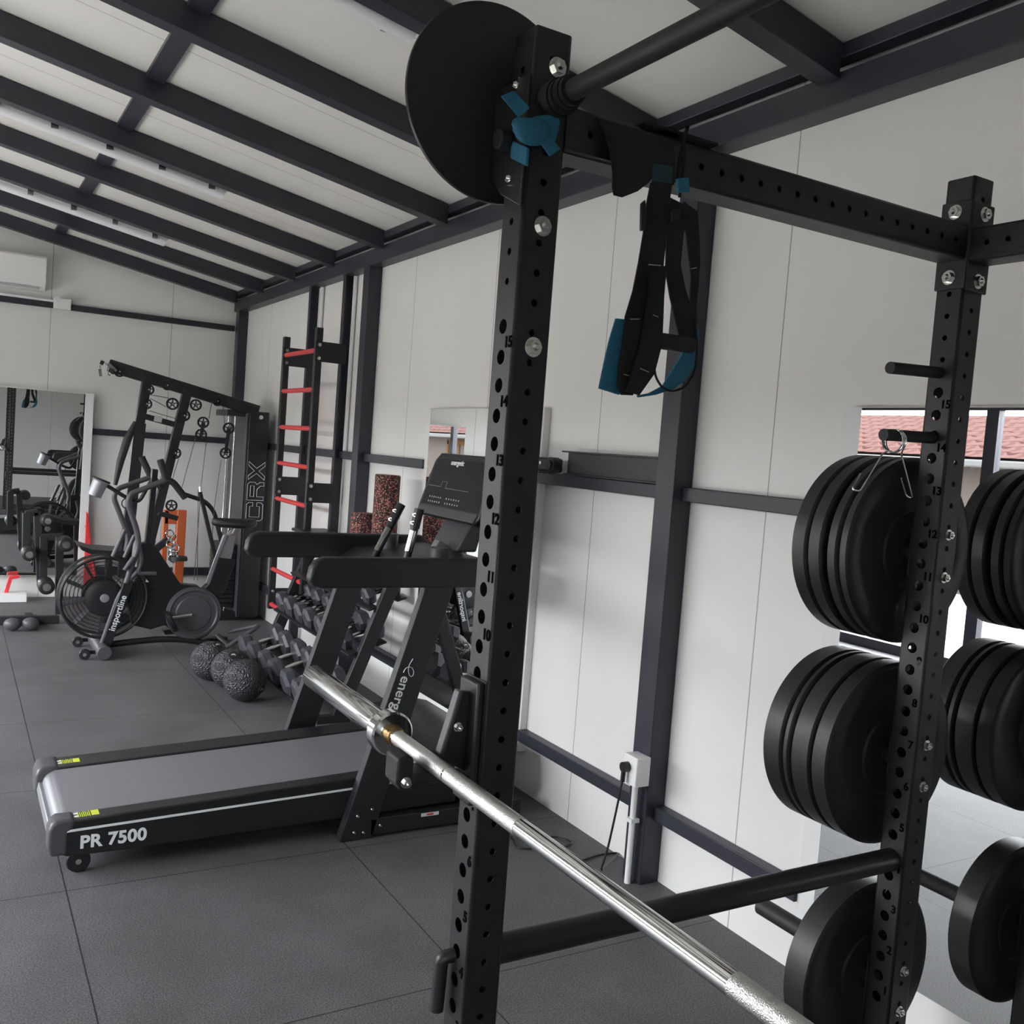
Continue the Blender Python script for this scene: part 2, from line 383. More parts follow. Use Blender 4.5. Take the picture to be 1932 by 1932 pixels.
# ============================================================ THE ROOM
def zc(x): return 2.867+.183*(2.309-x)           # ceiling height
struct(MB().box((XL, YF, -.05), (XR, YB, 0)).build('floor', M['floor'], smooth=False))
struct(MB().prism([(XL-.1, YF, zc(XL-.1)), (XR+.05, YF, zc(XR+.05)), (XR+.05, YF, zc(XR)+.12), (XL-.1, YF, zc(XL)+.12)], (0, YB-YF, 0)).build('ceiling', M['ceil'], smooth=False))
struct(MB().box((XR, YF, -.05), (XR+.06, YB, zc(XR)+.02)).build('wall_right', M['wall_y'], smooth=False))
struct(MB().prism([(XL-.1, YB, -.05), (XR+.06, YB, -.05), (XR+.06, YB, zc(XR)+.1), (XL-.1, YB, zc(XL)+.1)], (0, .06, 0)).build('wall_back', M['wall_x'], smooth=False))
FX0, FX1, FZ = -2.45, -1.45, 2.2                  # added glazed door, unseen behind the camera, to brighten the back wall
m = MB().prism([(XL-.1, YF, FZ), (XR+.06, YF, FZ), (XR+.06, YF, zc(XR)+.1), (XL-.1, YF, zc(XL)+.1)], (0, -.06, 0))
m.box((XL-.1, YF-.06, -.05), (FX0, YF, FZ)); m.box((FX1, YF-.06, -.05), (XR+.06, YF, FZ)); m.box((FX0, YF-.06, -.05), (FX1, YF, 0))
struct(m.build('wall_front', M['wall_x'], smooth=False))
m = MB()
for a, b in ((FX0, FX0+.07), (FX1-.07, FX1), ((FX0+FX1)/2-.05, (FX0+FX1)/2+.05)): m.box((a, YF-.07, 0), (b, YF+.01, FZ))
m.box((FX0, YF-.07, 0), (FX1, YF+.01, .08)); m.box((FX0, YF-.07, FZ-.07), (FX1, YF+.01, FZ))
d_ = struct(m.build('added_door_1', M['steel'], smooth=False), 'added glazed double door behind the camera that brightens the back wall')
MB().box((FX0+.07, YF-.035, .08), (FX1-.07, YF-.03, FZ-.07)).build('pane', M['glass'], d_, smooth=False)  # glass of the added door
wl = MB(); yw0, yw1 = WIN[-1][0], WIN[0][1]
wl.box((XL-.08, yw1, -.05), (XL, YB, zc(XL)+.05)); wl.box((XL-.08, YF, -.05), (XL, yw0, zc(XL)+.05)); wl.box((XL-.08, yw0, DOOR_T), (XL, yw1, zc(XL)+.05))
wl.box((XL-.08, yw0, -.05), (XL, yw1, 0.0))
struct(wl.build('wall_left', M['wall_y'], smooth=False))
for k, (a, b) in enumerate(WIN):
    f = MB(); t = .055
    f.box((XL-.07, a, 0), (XL+.01, a+t, DOOR_T)); f.box((XL-.07, b-t, 0), (XL+.01, b, DOOR_T))
    f.box((XL-.07, a+t, 0), (XL+.01, b-t, .09)); f.box((XL-.07, a+t, DOOR_T-.05), (XL+.01, b-t, DOOR_T))
    wf = struct(f.build('window_%d' % (k+1), M['steel'], smooth=False), 'floor to ceiling glazed bay with dark frame in left wall')
    MB().box((XL-.035, a+t, .09), (XL-.03, b-t, DOOR_T-.05)).build('pane', M['glass'], wf, smooth=False)
# outside: terrace and the neighbouring house seen in the mirrors
struct(MB().box((-40, -40, -.12), (12, YF-.06, -.06)).build('ground', M['terrace'], smooth=False), 'pale paved ground outside the added front door')
struct(MB().box((-40, -30, -.12), (XL-.1, 40, -.02)).build('ground', M['terrace'], smooth=False), 'pale paved terrace outside the windows')
t = thing('neighbour_house', 'low neighbouring house with red tiled roof seen in the mirror', 'house', (-9, 3, 0))
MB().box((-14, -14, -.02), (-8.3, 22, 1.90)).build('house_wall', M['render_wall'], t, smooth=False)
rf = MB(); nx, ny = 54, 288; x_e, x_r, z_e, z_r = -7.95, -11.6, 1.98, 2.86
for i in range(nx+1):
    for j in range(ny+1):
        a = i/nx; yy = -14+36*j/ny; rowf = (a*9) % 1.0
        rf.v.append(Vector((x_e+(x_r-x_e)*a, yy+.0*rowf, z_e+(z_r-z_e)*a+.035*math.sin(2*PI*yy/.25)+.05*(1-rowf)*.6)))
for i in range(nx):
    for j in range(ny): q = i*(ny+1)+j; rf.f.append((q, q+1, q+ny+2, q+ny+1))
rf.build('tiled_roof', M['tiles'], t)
MB().prism([(x_r, -14, z_r), (-14.5, -14, 2.1), (-14.5, -14, 1.9), (x_e-.3, -14, 1.9), (x_e-.05, -14, z_e-.03)], (0, 36, 0)).build('roof_body', M['render_wall'], t, smooth=False)
MB().box((-8.0, -14, 1.86), (-7.84, 22, 1.97)).build('gutter', M['gutter'], t, bevel=.03, seg=3)
for k in range(9):
    yy = -11+3.4*k
    fr = MB(); fr.box((-8.3, yy, 0), (-8.24, yy+.12, 1.8)); fr.box((-8.3, yy+1.5, 0), (-8.24, yy+1.62, 1.8)); fr.box((-8.3, yy, 1.68), (-8.24, yy+1.62, 1.8)); fr.box((-8.3, yy+.75, 0), (-8.24, yy+.83, 1.7))
    d = fr.build('wooden_door_frame', M['wood'], t, smooth=False)
    MB().box((-8.29, yy+.12, 0), (-8.27, yy+1.5, 1.68)).build('door_glass', M['dark_glass'], d, smooth=False)
# eave beam, columns, rails, rafters
nt = [0]
def trim(mb, bevel=.003, label=None):
    nt[0] += 1; return struct(mb.build('trim_%d' % nt[0], M['steel'], bevel=bevel), label)
XE = 2.275
trim(MB().box((XE, YF, 2.696), (XR, YB, 2.794)), label='dark steel eave beam along the top of the right wall')
trim(MB().box((XE-.012, YF, 2.826), (XR-.05, YB, 2.872)), label='dark steel angle under the ceiling edge above the eave beam')
COLS = [-.43, 2.717, 5.87, 9.09]
for y in COLS:
    trim(MB().box((2.281, y, 0), (XR-.001, y+.105, 2.696)), label='dark steel wall column')
ML1, ML2 = (.30, 2.02), (3.723, 4.967)            # the two mirrors on the right wall
def rail(y0, y1, z0, z1):
    if y1-y0 > .05: trim(MB().box((2.322, y0, z0), (XR-.001, y1, z1)), label='dark steel rail along the right wall')
for z0, z1 in ((1.445, 1.497), (.243, .297)):
    rail(-2.5, -.43, z0, z1); rail(ML1[1], 2.717, z0, z1); rail(2.822, ML2[0], z0, z1); rail(ML2[1], 5.87, z0, z1); rail(5.975, 9.09, z0, z1)
for z0, z1 in ((.198, .27), (1.452, 1.508), (2.512, 2.562)):
    trim(MB().box((XL, YB-.045, z0), (2.281, YB-.001, z1)), label='dark steel rail along the back wall')
RAFT = [2.096+.879*k for k in range(-5, 9)]
RW = .085
for y in RAFT:
    m = MB(); x0, x1 = XL, XE-.012
    m.prism([(x0, y, zc(x0)-.108), (x1, y, zc(x1)-.108), (x1, y, zc(x1)-.003), (x0, y, zc(x0)-.003)], (0, RW, 0))
    trim(m, 0.002, 'dark steel rafter under the sloping ceiling')
for i in range(len(RAFT)-1):
    m = MB(); y0, y1 = RAFT[i]+RW, RAFT[i+1]
    for xx in (.750,):
        m.prism([(xx-.04, y0, zc(xx-.04)-.022), (xx+.04, y0, zc(xx+.04)-.022), (xx+.04, y0, zc(xx+.04)-.003), (xx-.04, y0, zc(xx-.04)-.003)], (0, y1-y0, 0))
    trim(m, 0.002, 'short dark steel strut between two rafters')

# mirrors
def mirror_right(y0, y1, label, fl=.072):
    t = thing('mirror', label, 'mirror', (XR, (y0+y1)/2, .19))
    MB().box((2.333, y0, .19), (XR-.001, y1, 1.79)).build('backing_frame', M['white_frame'], t, bevel=.002)
    MB().box((2.326, y0+.012, .196), (2.334, y1-fl, 1.786)).build('mirror_glass', M['mirror'], t, smooth=False)
mirror_right(ML1[0], ML1[1], 'large wall mirror behind the plate-loaded rack post reflecting the windows')
mirror_right(ML2[0], ML2[1], 'wall mirror behind the treadmill console', .055)
t = thing('mirror', 'large white-edged mirror on the back wall beside the air bike', 'mirror', (.5, YB, .2))
MB().box((-.125, YB-.085, .2), (1.085, YB-.046, 1.81)).build('backing_frame', M['white_frame'], t, bevel=.003)
MB().box((-.115, YB-.092, .206), (1.015, YB-.084, 1.80)).build('mirror_glass', M['mirror'], t, smooth=False)
MB().box((1.016, YB-.10, .2), (1.085, YB-.046, 1.81)).build('side_trim', M['white_frame'], t, bevel=.002)

# air conditioner, sockets, conduits
a0 = PY(0, 473, 9.05); a1 = PY(90, 484, 9.05); a2 = PY(88, 547, 9.05)
t = thing('air_conditioner', 'white wall-mounted air conditioner high on the back wall', 'air conditioner', (a1.x-.4, YB, a2.z))
m = MB(); zt, zb = a1.z, a2.z; xr = a1.x; xl = xr-.85
m.prism([(xl, 9.05, zt-.02), (xl, 9.08, zt), (xl, YB-.002, zt), (xl, YB-.002, zb), (xl, 9.12, zb), (xl, 9.06, zb+.05)], (xr-xl, 0, 0))
m.build('housing', M['white'], t, bevel=.008, seg=3)
MB().box((xl+.05, 9.085, zb+.002), (xr-.05, 9.14, zb+.02)).build('air_flap', M['lampbody'], t, bevel=.003)
c0 = PY(120, 571, 9.17)
t = thing('socket_box', 'white double socket box on the top rail of the back wall', 'socket', (c0.x, YB-.05, c0.z))
MB().box((c0.x-.075, 9.165, c0.z-.055), (c0.x+.06, 9.214, c0.z+.035)).build('box', M['white'], t, bevel=.004)
MB().cyl((c0.x-.05, 9.15, c0.z+.02), (c0.x-.05, 9.166, c0.z+.02), .025, 20).build('socket_face', M['white'], t)
tag(MB().tube([(XL+.3, 9.19, c0.z+.006), (c0.x-.08, 9.19, c0.z+.006)], .011, 10).build('cable_conduit', M['white']), 'thin white conduit running along the top rail of the back wall', 'conduit')
# socket on the column with its down pipe and black plug lead
t = thing('socket_box', 'white socket box fixed low on the column with a black plug in it', 'socket', (2.28, 2.80, .42))
s0 = PX(1201, 1452, 2.245)
MB().box((2.215, s0.y-.038, s0.z-.055), (2.279, s0.y+.045, s0.z+.055)).build('box', M['white'], t, bevel=.004)
m = MB().cyl((2.19, s0.y+.015, s0.z+.01), (2.216, s0.y+.015, s0.z+.01), .019, 18); m.cyl((2.195, s0.y+.015, s0.z-.045), (2.197, s0.y+.015, s0.z), .009, 10)
m.build('plug', M['plastic'], t)
t2 = thing('cable_conduit', 'white vertical pipe from the floor up to the low socket box', 'conduit', (2.25, s0.y, 0))
MB().cyl((2.25, s0.y+.005, 0), (2.25, s0.y+.005, s0.z-.056), .0115, 14).build('pipe', M['white'], t2)
MB().box((2.232, s0.y-.012, .235), (2.27, s0.y+.022, .25)).build('clip', M['white'], t2)
lead = [(2.195, s0.y+.015, s0.z-.04), (2.19, s0.y+.03, s0.z-.16), (2.18, s0.y+.05, .12), (2.16, s0.y+.06, .03)]
lead += [PZ(1170, 1608, .006), PZ(1130, 1612, .006), PZ(1085, 1628, .006), PZ(1055, 1600, .006), PZ(1085, 1590, .006), PZ(1040, 1575, .006), PZ(1010, 1602, .006), PZ(975, 1600, .006), PZ(968, 1580, .006), (1.95, 3.45, .02)]
tag(MB().tube(lead, .0042, 8, bend=.06).build('power_lead', M['plastic']), 'black power lead trailing over the floor from the low socket', 'cable')
# steel channel above the mid rail
t = thing('channel_bar', 'black steel channel bar fixed above the wall rail left of the column', 'bar', (2.3, 3.2, 1.5))
g0 = PX(1066, 856, 2.30).y
m = MB(); m.box((2.318, 2.825, 1.499), (2.328, g0, 1.600)); m.box((2.296, 2.825, 1.594), (2.328, g0+.02, 1.601)); m.box((2.296, 2.825, 1.499), (2.328, g0, 1.505))
m.build('channel', M['rack'], t, bevel=.001)
t = thing('rail_bracket', 'black bracket with round end cap at the end of the wall channel', 'bracket', (2.3, g0+.15, 1.5))
MB().box((2.29, g0+.05, 1.502), (2.33, g0+.34, 1.565)).build('arm', M['rack'], t, bevel=.012, seg=3)
m = MB().cyl((2.262, g0+.055, 1.535), (2.30, g0+.055, 1.535), .034, 24); m.cyl((2.25, g0+.055, 1.535), (2.263, g0+.055, 1.535), .022, 20); m.build('end_cap', M['rubber2'], t)
MB().hexnut((2.283, g0+.17, 1.54), (1, 0, 0), .008, .008).build('bolt', M['zinc'], t)

# lamps (switched off in the photo)
def lamp(y, label, hd):
    t = thing('tube_light', label, 'light', (.55, y, zc(.55)-.09), 'long tube lights under the ceiling')
    x0, x1 = -.22, 1.34; sl = .183
    def q(x, dz): return (x, y, zc(x)+dz-hd)
    m = MB(); m.beam(q(x0, -.035), q(x1, -.035), .10, .05, up=(0, 0, 1)); m.build('housing', M['lampbody'], t, bevel=.008)
    m = MB(); m.tube([q(x0+.02, -.072), q(x1-.02, -.072)], .042, 20, flat=.8); m.build('diffuser', M['diffuser'], t)
    for k in range(6):
        x = x0+.1+k*(x1-x0-.2)/5
        for s in (-1, 1): MB().box((x-.018, y+s*.052-.005, zc(x)-.085-hd), (x+.018, y+s*.052+.005, zc(x)-.035-hd)).build('clip', M['zinc'], t)
lamp(3.14, 'tube light nearest the camera, beside the black disc', .0)
lamp(5.77, 'middle one of the three tube lights', .040)
lamp(7.53, 'tube light furthest away, nearest the back wall', .052)

# ============================================================ POWER RACK
AX, BX, RY, NY, PW = .806, 1.973, 1.402, .325, .072      # upright faces: front x, rear x, far y, near y, width
ZT = 2.28; Z0 = .261                                     # top, height of (imaginary) mark 0
rack = thing('power_rack', 'large black power rack with numbered perforated uprights in the foreground', 'power rack', (1.42, .9, 0))
def upright(x, y):
    H_ = {'+u': [], '-u': [], '+v': [], '-v': []}
    for n in range(1, 16):
        for dz in (-.024, .028): H_['-u'].append((Z0+.1*n+dz, .002, .0128))
    for z in (1.865, 1.915, 1.965, 2.015, 2.065, 2.115, 2.165, 2.215): H_['-u'].append((z, 0, .0064))
    H_['+u'] = list(H_['-u']); z = .08
    while z < 2.26: H_['+v'].append((z, 0, .0064)); z += .05
    H_['-v'] = list(H_['+v'])
    u = ptube((x+PW/2, y+PW/2, 0), (0, 0, 1), (1, 0, 0), (0, 1, 0), PW, PW, ZT-.003, H_, mt=M['rack'], parent=rack)
    MB().box((x+.003, y+.003, ZT-.010), (x+PW-.003, y+PW-.003, ZT)).build('end_cap', M['rack'], u, bevel=.002)
    for n in range(1, 16):
        text_obj('height_number', str(n), .0265, frame((x-.0008, y+.0155, Z0+.1*n), (0, -1, 0), (0, 0, 1)), M['ink'], u, bold=.0008)
    return u
upA = upright(AX, RY); upB = upright(BX, RY); upA2 = upright(AX, NY); upB2 = upright(BX, NY)
# cross members: front-rear beams at the top, side to side at the rear, floor members
def row(L, a, b): 
    r_ = []; t_ = a
    while t_ < L-b: r_.append((t_, 0, .0064)); t_ += .05
    return r_
for y in (RY, NY):
    L_ = BX-AX-PW; hs = row(L_, .05, .03)
    ptube((AX+PW, y+PW/2, 2.127), (1, 0, 0), (0, 1, 0), (0, 0, 1), PW, .078, L_, {'+u': hs, '-u': hs}, name='cross_beam', mt=M['rack'], parent=rack)
L_ = RY-NY-PW; hs = row(L_, .06, .03)
ptube((BX+PW/2, NY+PW, 2.122), (0, 1, 0), (1, 0, 0), (0, 0, 1), PW, .076, L_, {'+u': hs, '-u': hs}, name='cross_beam', mt=M['rack'], parent=rack)
MB().box((BX, NY+PW, .02), (BX+PW, RY, .092)).build('floor_beam', M['rack'], rack, bevel=.005)
for y in (RY, NY):
    MB().cyl((AX+PW, y+.036, .677), (BX, y+.036, .677), .0265, 28).build('side_tube', M['rack'], rack)
    MB().box((AX+PW, y, .02), (BX, y+PW, .092)).build('floor_beam', M['rack'], rack, bevel=.005)
MB().cyl((AX+.036, NY+PW, 2.162), (AX+.036, RY, 2.162), .017, 28).build('pull_up_bar', M['rubber2'], rack)
# joint plates with nuts
def nut(p, ax, par, r=.0125):
    p = V(p); a = V(ax)
    m = MB().cyl(p, p+a*.0025, r*1.35, 20); m.cyl(p+a*.0025, p+a*.011, r, 6); m.cyl(p+a*.011, p+a*.016, r*.55, 12, r*.3); return m.build('nut', M['zinc'], par)
for y in (RY,):
    # B post joint: plates on -x face and -y face
    pl = MB().box((BX-.006, y-.004, 2.025), (BX, y+PW+.002, 2.225)).build('joint_plate', M['rack'], rack, bevel=.004)
    nut((BX-.006, y+.036, 2.20), (-1, 0, 0), pl); nut((BX-.006, y+.036, 2.052), (-1, 0, 0), pl)
    pl = MB().box((BX-.002, y-.006, 2.02), (BX+PW+.004, y, 2.22)).build('joint_plate', M['rack'], rack, bevel=.004)
    nut((BX+.038, y-.006, 2.196), (0, -1, 0), pl); nut((BX+.038, y-.006, 2.045), (0, -1, 0), pl)
for p in (PY(1051, 128, RY), PY(1023, 427, RY), PY(1005, 655, RY)): nut((AX+.036 if abs(p.x-.842) > .03 else p.x, RY, p.z), (0, -1, 0), upA)
for p in (PX(983, 164, AX), PX(969, 339, AX)): nut((AX-.001, p.y, p.z), (-1, 0, 0), upA)
# plate storage horns on the rear uprights
HORN = [1.412, .913, .362]
for yb, s in ((RY+PW, 1), (NY, -1)):
    for z in HORN:
        y1 = yb+s*(.388 if z < .5 else .335)
        hh = MB().cyl((BX+.036, yb, z), (BX+.036, y1, z), .0242, 28).build('plate_horn', M['rubber2'], rack)
        MB().box((BX+.004, yb, z-.06), (BX+PW-.004, yb+s*.006, z+.06)).build('horn_plate', M['rack'], hh, bevel=.003)
        for dz in (-.05, .05): nut((BX+.036, RY if s > 0 else NY+PW, z+dz), (0, -1 if s > 0 else 1, 0), hh, .0095)
# storage pegs on the front face of the rear upright
for z, zz in ((1.835, 1.828), (1.684, 1.679)):
    MB().cyl((BX, RY+.040, z), (1.800, RY+.040, zz), .0135, 22).build('storage_peg', M['rubber2'], rack)
# hook handle on the front upright
MB().tube([(AX+.004, RY+.050, .676), (.787, RY+.056, .672), (.784, RY+.056, .576)], .0125, 16, bend=.02).build('hook_handle', M['rack'], rack)
for y in (RY, NY):
    MB().box((AX-.03, y-.02, 0), (AX+PW+.03, y+PW+.02, .010)).build('foot_plate', M['rack'], rack, bevel=.002)
    MB().box((BX-.03, y-.02, 0), (BX+PW+.03, y+PW+.02, .010)).build('foot_plate', M['rack'], rack, bevel=.002)

# J-cups
def jcup(y, label, s=1):
    t = thing('j_cup', label, 'j cup', (AX, y+.036, 1.0))
    MB().box((AX-.016, y+.003, .965), (AX-.002, y+PW-.002, 1.180)).build('mounting_plate', M['rack'], t, bevel=.004)
    MB().box((AX-.0025, y-.001, .960), (AX-.0005, y+PW+.001, 1.183)).build('rubber_backing', M['rubber'], t)
    MB().prism([(AX-.016, y+.030, 1.160), (AX-.030, y+.030, 1.160), (AX-.062, y+.030, 1.046), (AX-.016, y+.030, 1.020)], (0, .012, 0)).build('gusset', M['rack'], t, bevel=.001)
    MB().beam((AX-.034, y+.036, 1.163), (AX-.0655, y+.036, 1.046), .022, .009, up=(1, 0, 0)).build('guide_strip', M['plastic_grey'], t, bevel=.003)
    MB().box((AX-.145, y+.012, 1.006), (AX-.014, y+.060, 1.016)).build('seat', M['rack'], t, bevel=.003)
    MB().box((AX-.125, y+.010, 1.014), (AX-.060, y+.062, 1.033)).build('seat_liner', M['rubber2'], t, bevel=.003)
    m = MB().prism([(AX-.122, y+.010, 1.0), (AX-.122, y+.010, 1.058), (AX-.134, y+.010, 1.066), (AX-.152, y+.010, 1.060), (AX-.152, y+.010, 1.018), (AX-.144, y+.010, 1.008)], (0, .052, 0))
    m.build('lip', M['rubber2'], t, bevel=.005, seg=3)
    nut((AX-.136, y+.010, 1.02), (0, -1, 0), t, .007); nut((AX-.036, y+.030, 1.1), (0, -1, 0), t, .006)
jcup(RY, 'black J-cup on the far front upright holding the barbell'); jcup(NY, 'black J-cup on the near front upright holding the other end of the barbell')

# barbell
BBX, BBZ = .7166, 1.0477
t = thing('barbell', 'chrome barbell with knurled grips resting across the rack', 'barbell', (BBX, .9, BBZ))
def bseg(name, y0, y1, r, mt, n=36, bev=0): return MB().cyl((BBX, y0, BBZ), (BBX, y1, BBZ), r, n).build(name, M[mt], t, bevel=bev)
yc = .905
for s in (1, -1):
    f = lambda y: yc+s*y
    MB().lathe((BBX, yc, BBZ), (0, s, 0), [(.672, .0142), (.672, .037), (.676, .0405), (.700, .0405), (.704, .037), (.712, .0275), (.735, .0255), (.735, .0250), (1.118, .0250), (1.124, .0225), (1.124, 0)], 44).build('sleeve', M['chrome'], t)
    MB().lathe((BBX, yc, BBZ), (0, s, 0), [(.658, .0145), (.660, .0175), (.668, .0185), (.673, .0185)], 32).build('bushing', M['brass'], t)
    bseg('knurled_grip', f(.2165), f(.442), .0144, 'knurl'); bseg('knurled_grip', f(.447), f(.648), .0144, 'knurl')
    bseg('ring_mark', f(.442), f(.447), .0134, 'hole')
bseg('shaft', yc-.675, yc+.675, .0138, 'chrome')

# bumper plates
def plate(y, th, z, label, group, x=BX+.036, R=.2255):
    t = thing('bumper_plate', label, 'weight plate', (x, y+th/2, z), group)
    prof = [(0, .027), (0, .095), (.004, .100), (.004, .170), (.0005, .178), (0, .214), (.003, R-.004), (.007, R), (th-.007, R), (th-.003, R-.004), (th, .214), (th-.0005, .178), (th-.004, .170), (th-.004, .100), (th, .095), (th, .027)]
    MB().lathe((x, y, z), (0, 1, 0), prof, 96, True).build('rubber_disc', M['rubber'], t)
    MB().lathe((x, y-.001, z), (0, 1, 0), [(0, .0255), (0, .037), (th+.002, .037), (th+.002, .0255)], 40, True).build('steel_hub', M['zinc'], t)
stk = {0: ('top', [(.030, 1.494), (.034, 1.526), (.006, 0), (.045, 1.573), (.050, 1.620)]), 1: ('middle', [(.052, 1.494), (.062, 1.548), (.024, 1.613), (.064, 1.639)]), 2: ('lowest', [(.075, 1.492)])}
for side in (0, 1):
    for k, (nm, pl) in stk.items():
        pl = [p for p in pl if p[1] > 0]
        for i, (th, y) in enumerate(pl):
            pos = ['nearest the post', 'second from the post', 'third from the post', 'furthest from the post'][i] if len(pl) > 1 else 'the only one there'
            if side == 0: plate(y, th, HORN[k], 'black bumper plate on the %s horn of the rear upright, %s' % (nm, pos), 'bumper plates on the rear upright')
            else: plate(NY-(y-RY-PW)-th, th, HORN[k], 'black bumper plate on the %s horn of the near rear upright, %s' % (nm, pos), 'bumper plates on the near upright')

# spring collar on the lower peg
t = thing('spring_collar', 'chrome spring clip hanging from the lower storage peg', 'spring collar', (1.84, RY+.04, 1.66))
cx, cz, cy = PY(1687, 830, 1.442).x, PY(1687, 832, 1.442).z, 1.442
path = []; R = .0255
for i in range(0, 133):
    a = math.radians(-70)+i/132*math.radians(2.78*360); path.append((cx-.008+.016*i/132, cy+R*math.cos(a), cz+R*math.sin(a)))
m = MB().tube(path, .0021, 8); m.build('coil', M['chrome'], t)
def leg(x, q0, q1):
    a = V(path[0] if x == 0 else path[-1]); L = [a]
    b0 = PY(*q0, cy+(.015 if x == 0 else -.01)); b1 = PY(*q1, cy+(.015 if x == 0 else -.01))
    L += [b0, b1]; u = (b1-b0).normalized(); s = Vector((0, .014 if x else .014, 0)) + Vector((-.010 if x == 0 else -.004, 0, .004))
    L += [b1+s, b1-u*.045+s*1.1]; return MB().tube(L, .0021, 8, bend=.008).build('handle', M['chrome'], t)
leg(0, (1665, 856), (1622, 928)); leg(1, (1700, 856), (1722, 940))

# wall-ball target disc bolted to the front upright
t = thing('ball_target', 'large flat black disc target bolted behind the top of the front upright', 'target', (.71, 1.5, 2.1))
dc = PY(935, 196.5, 1.512); dist = 1.6*1.512/1.335
arc = [V(dc.x+.1682*math.cos(2*PI*i/180), 1.512, dc.z+.1682*math.sin(2*PI*i/180)) for i in range(180)]
arc = [p for p in arc if p.x < AX+.062]; arc.sort(key=lambda p: math.atan2(p.z-dc.z, -(p.x-dc.x)))
MB().prism(arc, (0, .008, 0)).build('disc', M['rubber'], t, bevel=.001)
k = [PX(905, 197, AX), PX(902, 290, AX), PX(945, 372, AX)]
m = MB().prism([(AX-.007, RY+.001, k[0].z), (AX-.007, k[0].y, k[0].z), (AX-.007, k[1].y, k[1].z), (AX-.007, RY+PW-.004, k[2].z), (AX-.007, RY+.001, k[2].z-.03)], (.006, 0, 0))
m.build('bracket', M['rack'], t, bevel=.002)
MB().box((AX-.016, k[0].y-.004, k[1].z), (AX-.001, k[0].y+.002, k[0].z)).build('bracket_lip', M['plastic_grey'], t)
MB().cyl((AX-.008, 1.455, 2.10), (AX-.030, 1.455, 2.10), .017, 20).build('knob', M['rubber2'], t, bevel=.003)

# ============================================================ straps on the rack
def qs(L, y): return [PY(a, b, y) for a, b in L]
t = thing('resistance_strap', 'petrol blue strap knotted around the top of the front upright', 'strap', (.83, 1.39, 2.1))
yb = 1.375
MB().strip(qs([(968, 172), (998, 205)], yb), qs([(944, 182), (978, 222)], yb), (0, -.004, 0)).build('loose_end', M['blue'], t, bevel=.001)
MB().strip(qs([(1030, 250), (1056, 282)], yb), qs([(1012, 262), (1036, 296)], yb), (0, -.004, 0)).build('loose_end', M['blue'], t, bevel=.001)
m = MB()
def lump(px, py, y, r, s, seed=0):
    o = PY(px, py, y); m_ = MB(); m_.sphere(o, r, 18, 10, s); rnd = random.Random(seed)
    m_.v = [o+(v-o)*(1+.16*math.sin(9*v.x/r*.3+seed)*math.cos(7*v.z/r*.3+seed)+rnd.uniform(-.05, .05)) for v in m_.v]; return m_
lump(1003, 246, 1.378, .036, (1.0, .42, .62), 2).build('knot', M['blue'], t)
m = MB().prism(qs([(970, 240), (1004, 222), (1046, 214), (1052, 236), (1042, 272), (1010, 277), (975, 262)], 1.392), (0, -.012, 0)); m.build('wrap', M['blue'], t, bevel=.004)
m = MB().prism([(AX-.008, RY-.012, 2.075), (AX-.008, RY+PW*.6, 2.10), (AX-.008, RY+PW*.6, 2.07), (AX-.008, RY-.012, 2.045)], (.006, 0, 0)); m.build('wrap_side', M['blue'], t, bevel=.002)
t = thing('webbing_wrap', 'black webbing wound around the pull-up bar end at the front upright', 'strap', (.85, 1.35, 2.15))
m = MB()
for i, (yy, r, dz) in enumerate(((1.388, .030, 0), (1.376, .031, -.002), (1.364, .029, -.002), (1.352, .026, 0), (1.341, .024, .0))):
    m.lathe((AX+.036, yy-.010, 2.162+dz), (.04*(-1)**i, 1, .03), [(0, .016), (0, r), (.016, r*.97), (.016, .016)], 26, True)
m.build('wound_webbing', M['strap'], t)
MB().strip(qs([(1072, 148), (1040, 178), (1022, 212)], 1.385), qs([(1090, 170), (1060, 200), (1040, 235)], 1.385), (0, -.004, 0)).build('strap_end', M['strap'], t, bevel=.001)
MB().strip(qs([(1038, 160), (1010, 200), (995, 225)], 1.392), qs([(1052, 172), (1026, 208), (1010, 235)], 1.392), (0, -.003, 0)).build('strap_end', M['strap'], t, bevel=.001)
# draped dark band over the cross beam
t = thing('resistance_band', 'wide black band slung over the cross beam beside the suspension trainer', 'band', (1.15, 1.4, 2.1))
yd = 1.385
MB().strip(qs([(1122, 222), (1138, 250), (1150, 290), (1154, 330), (1153, 352), (1156, 369)], yd), qs([(1244, 258), (1246, 290), (1238, 322), (1222, 345), (1200, 362), (1172, 373)], yd), (0, -.006, 0)).build('front_fold', M['strap'], t, bevel=.002)
MB().box((1.03, 1.386, 2.166), (1.20, RY+PW+.006, 2.172)).build('top_fold', M['strap'], t, bevel=.002)
MB().box((1.04, RY+PW+.002, 2.10), (1.19, RY+PW+.007, 2.17)).build('back_fold', M['strap'], t, bevel=.002)

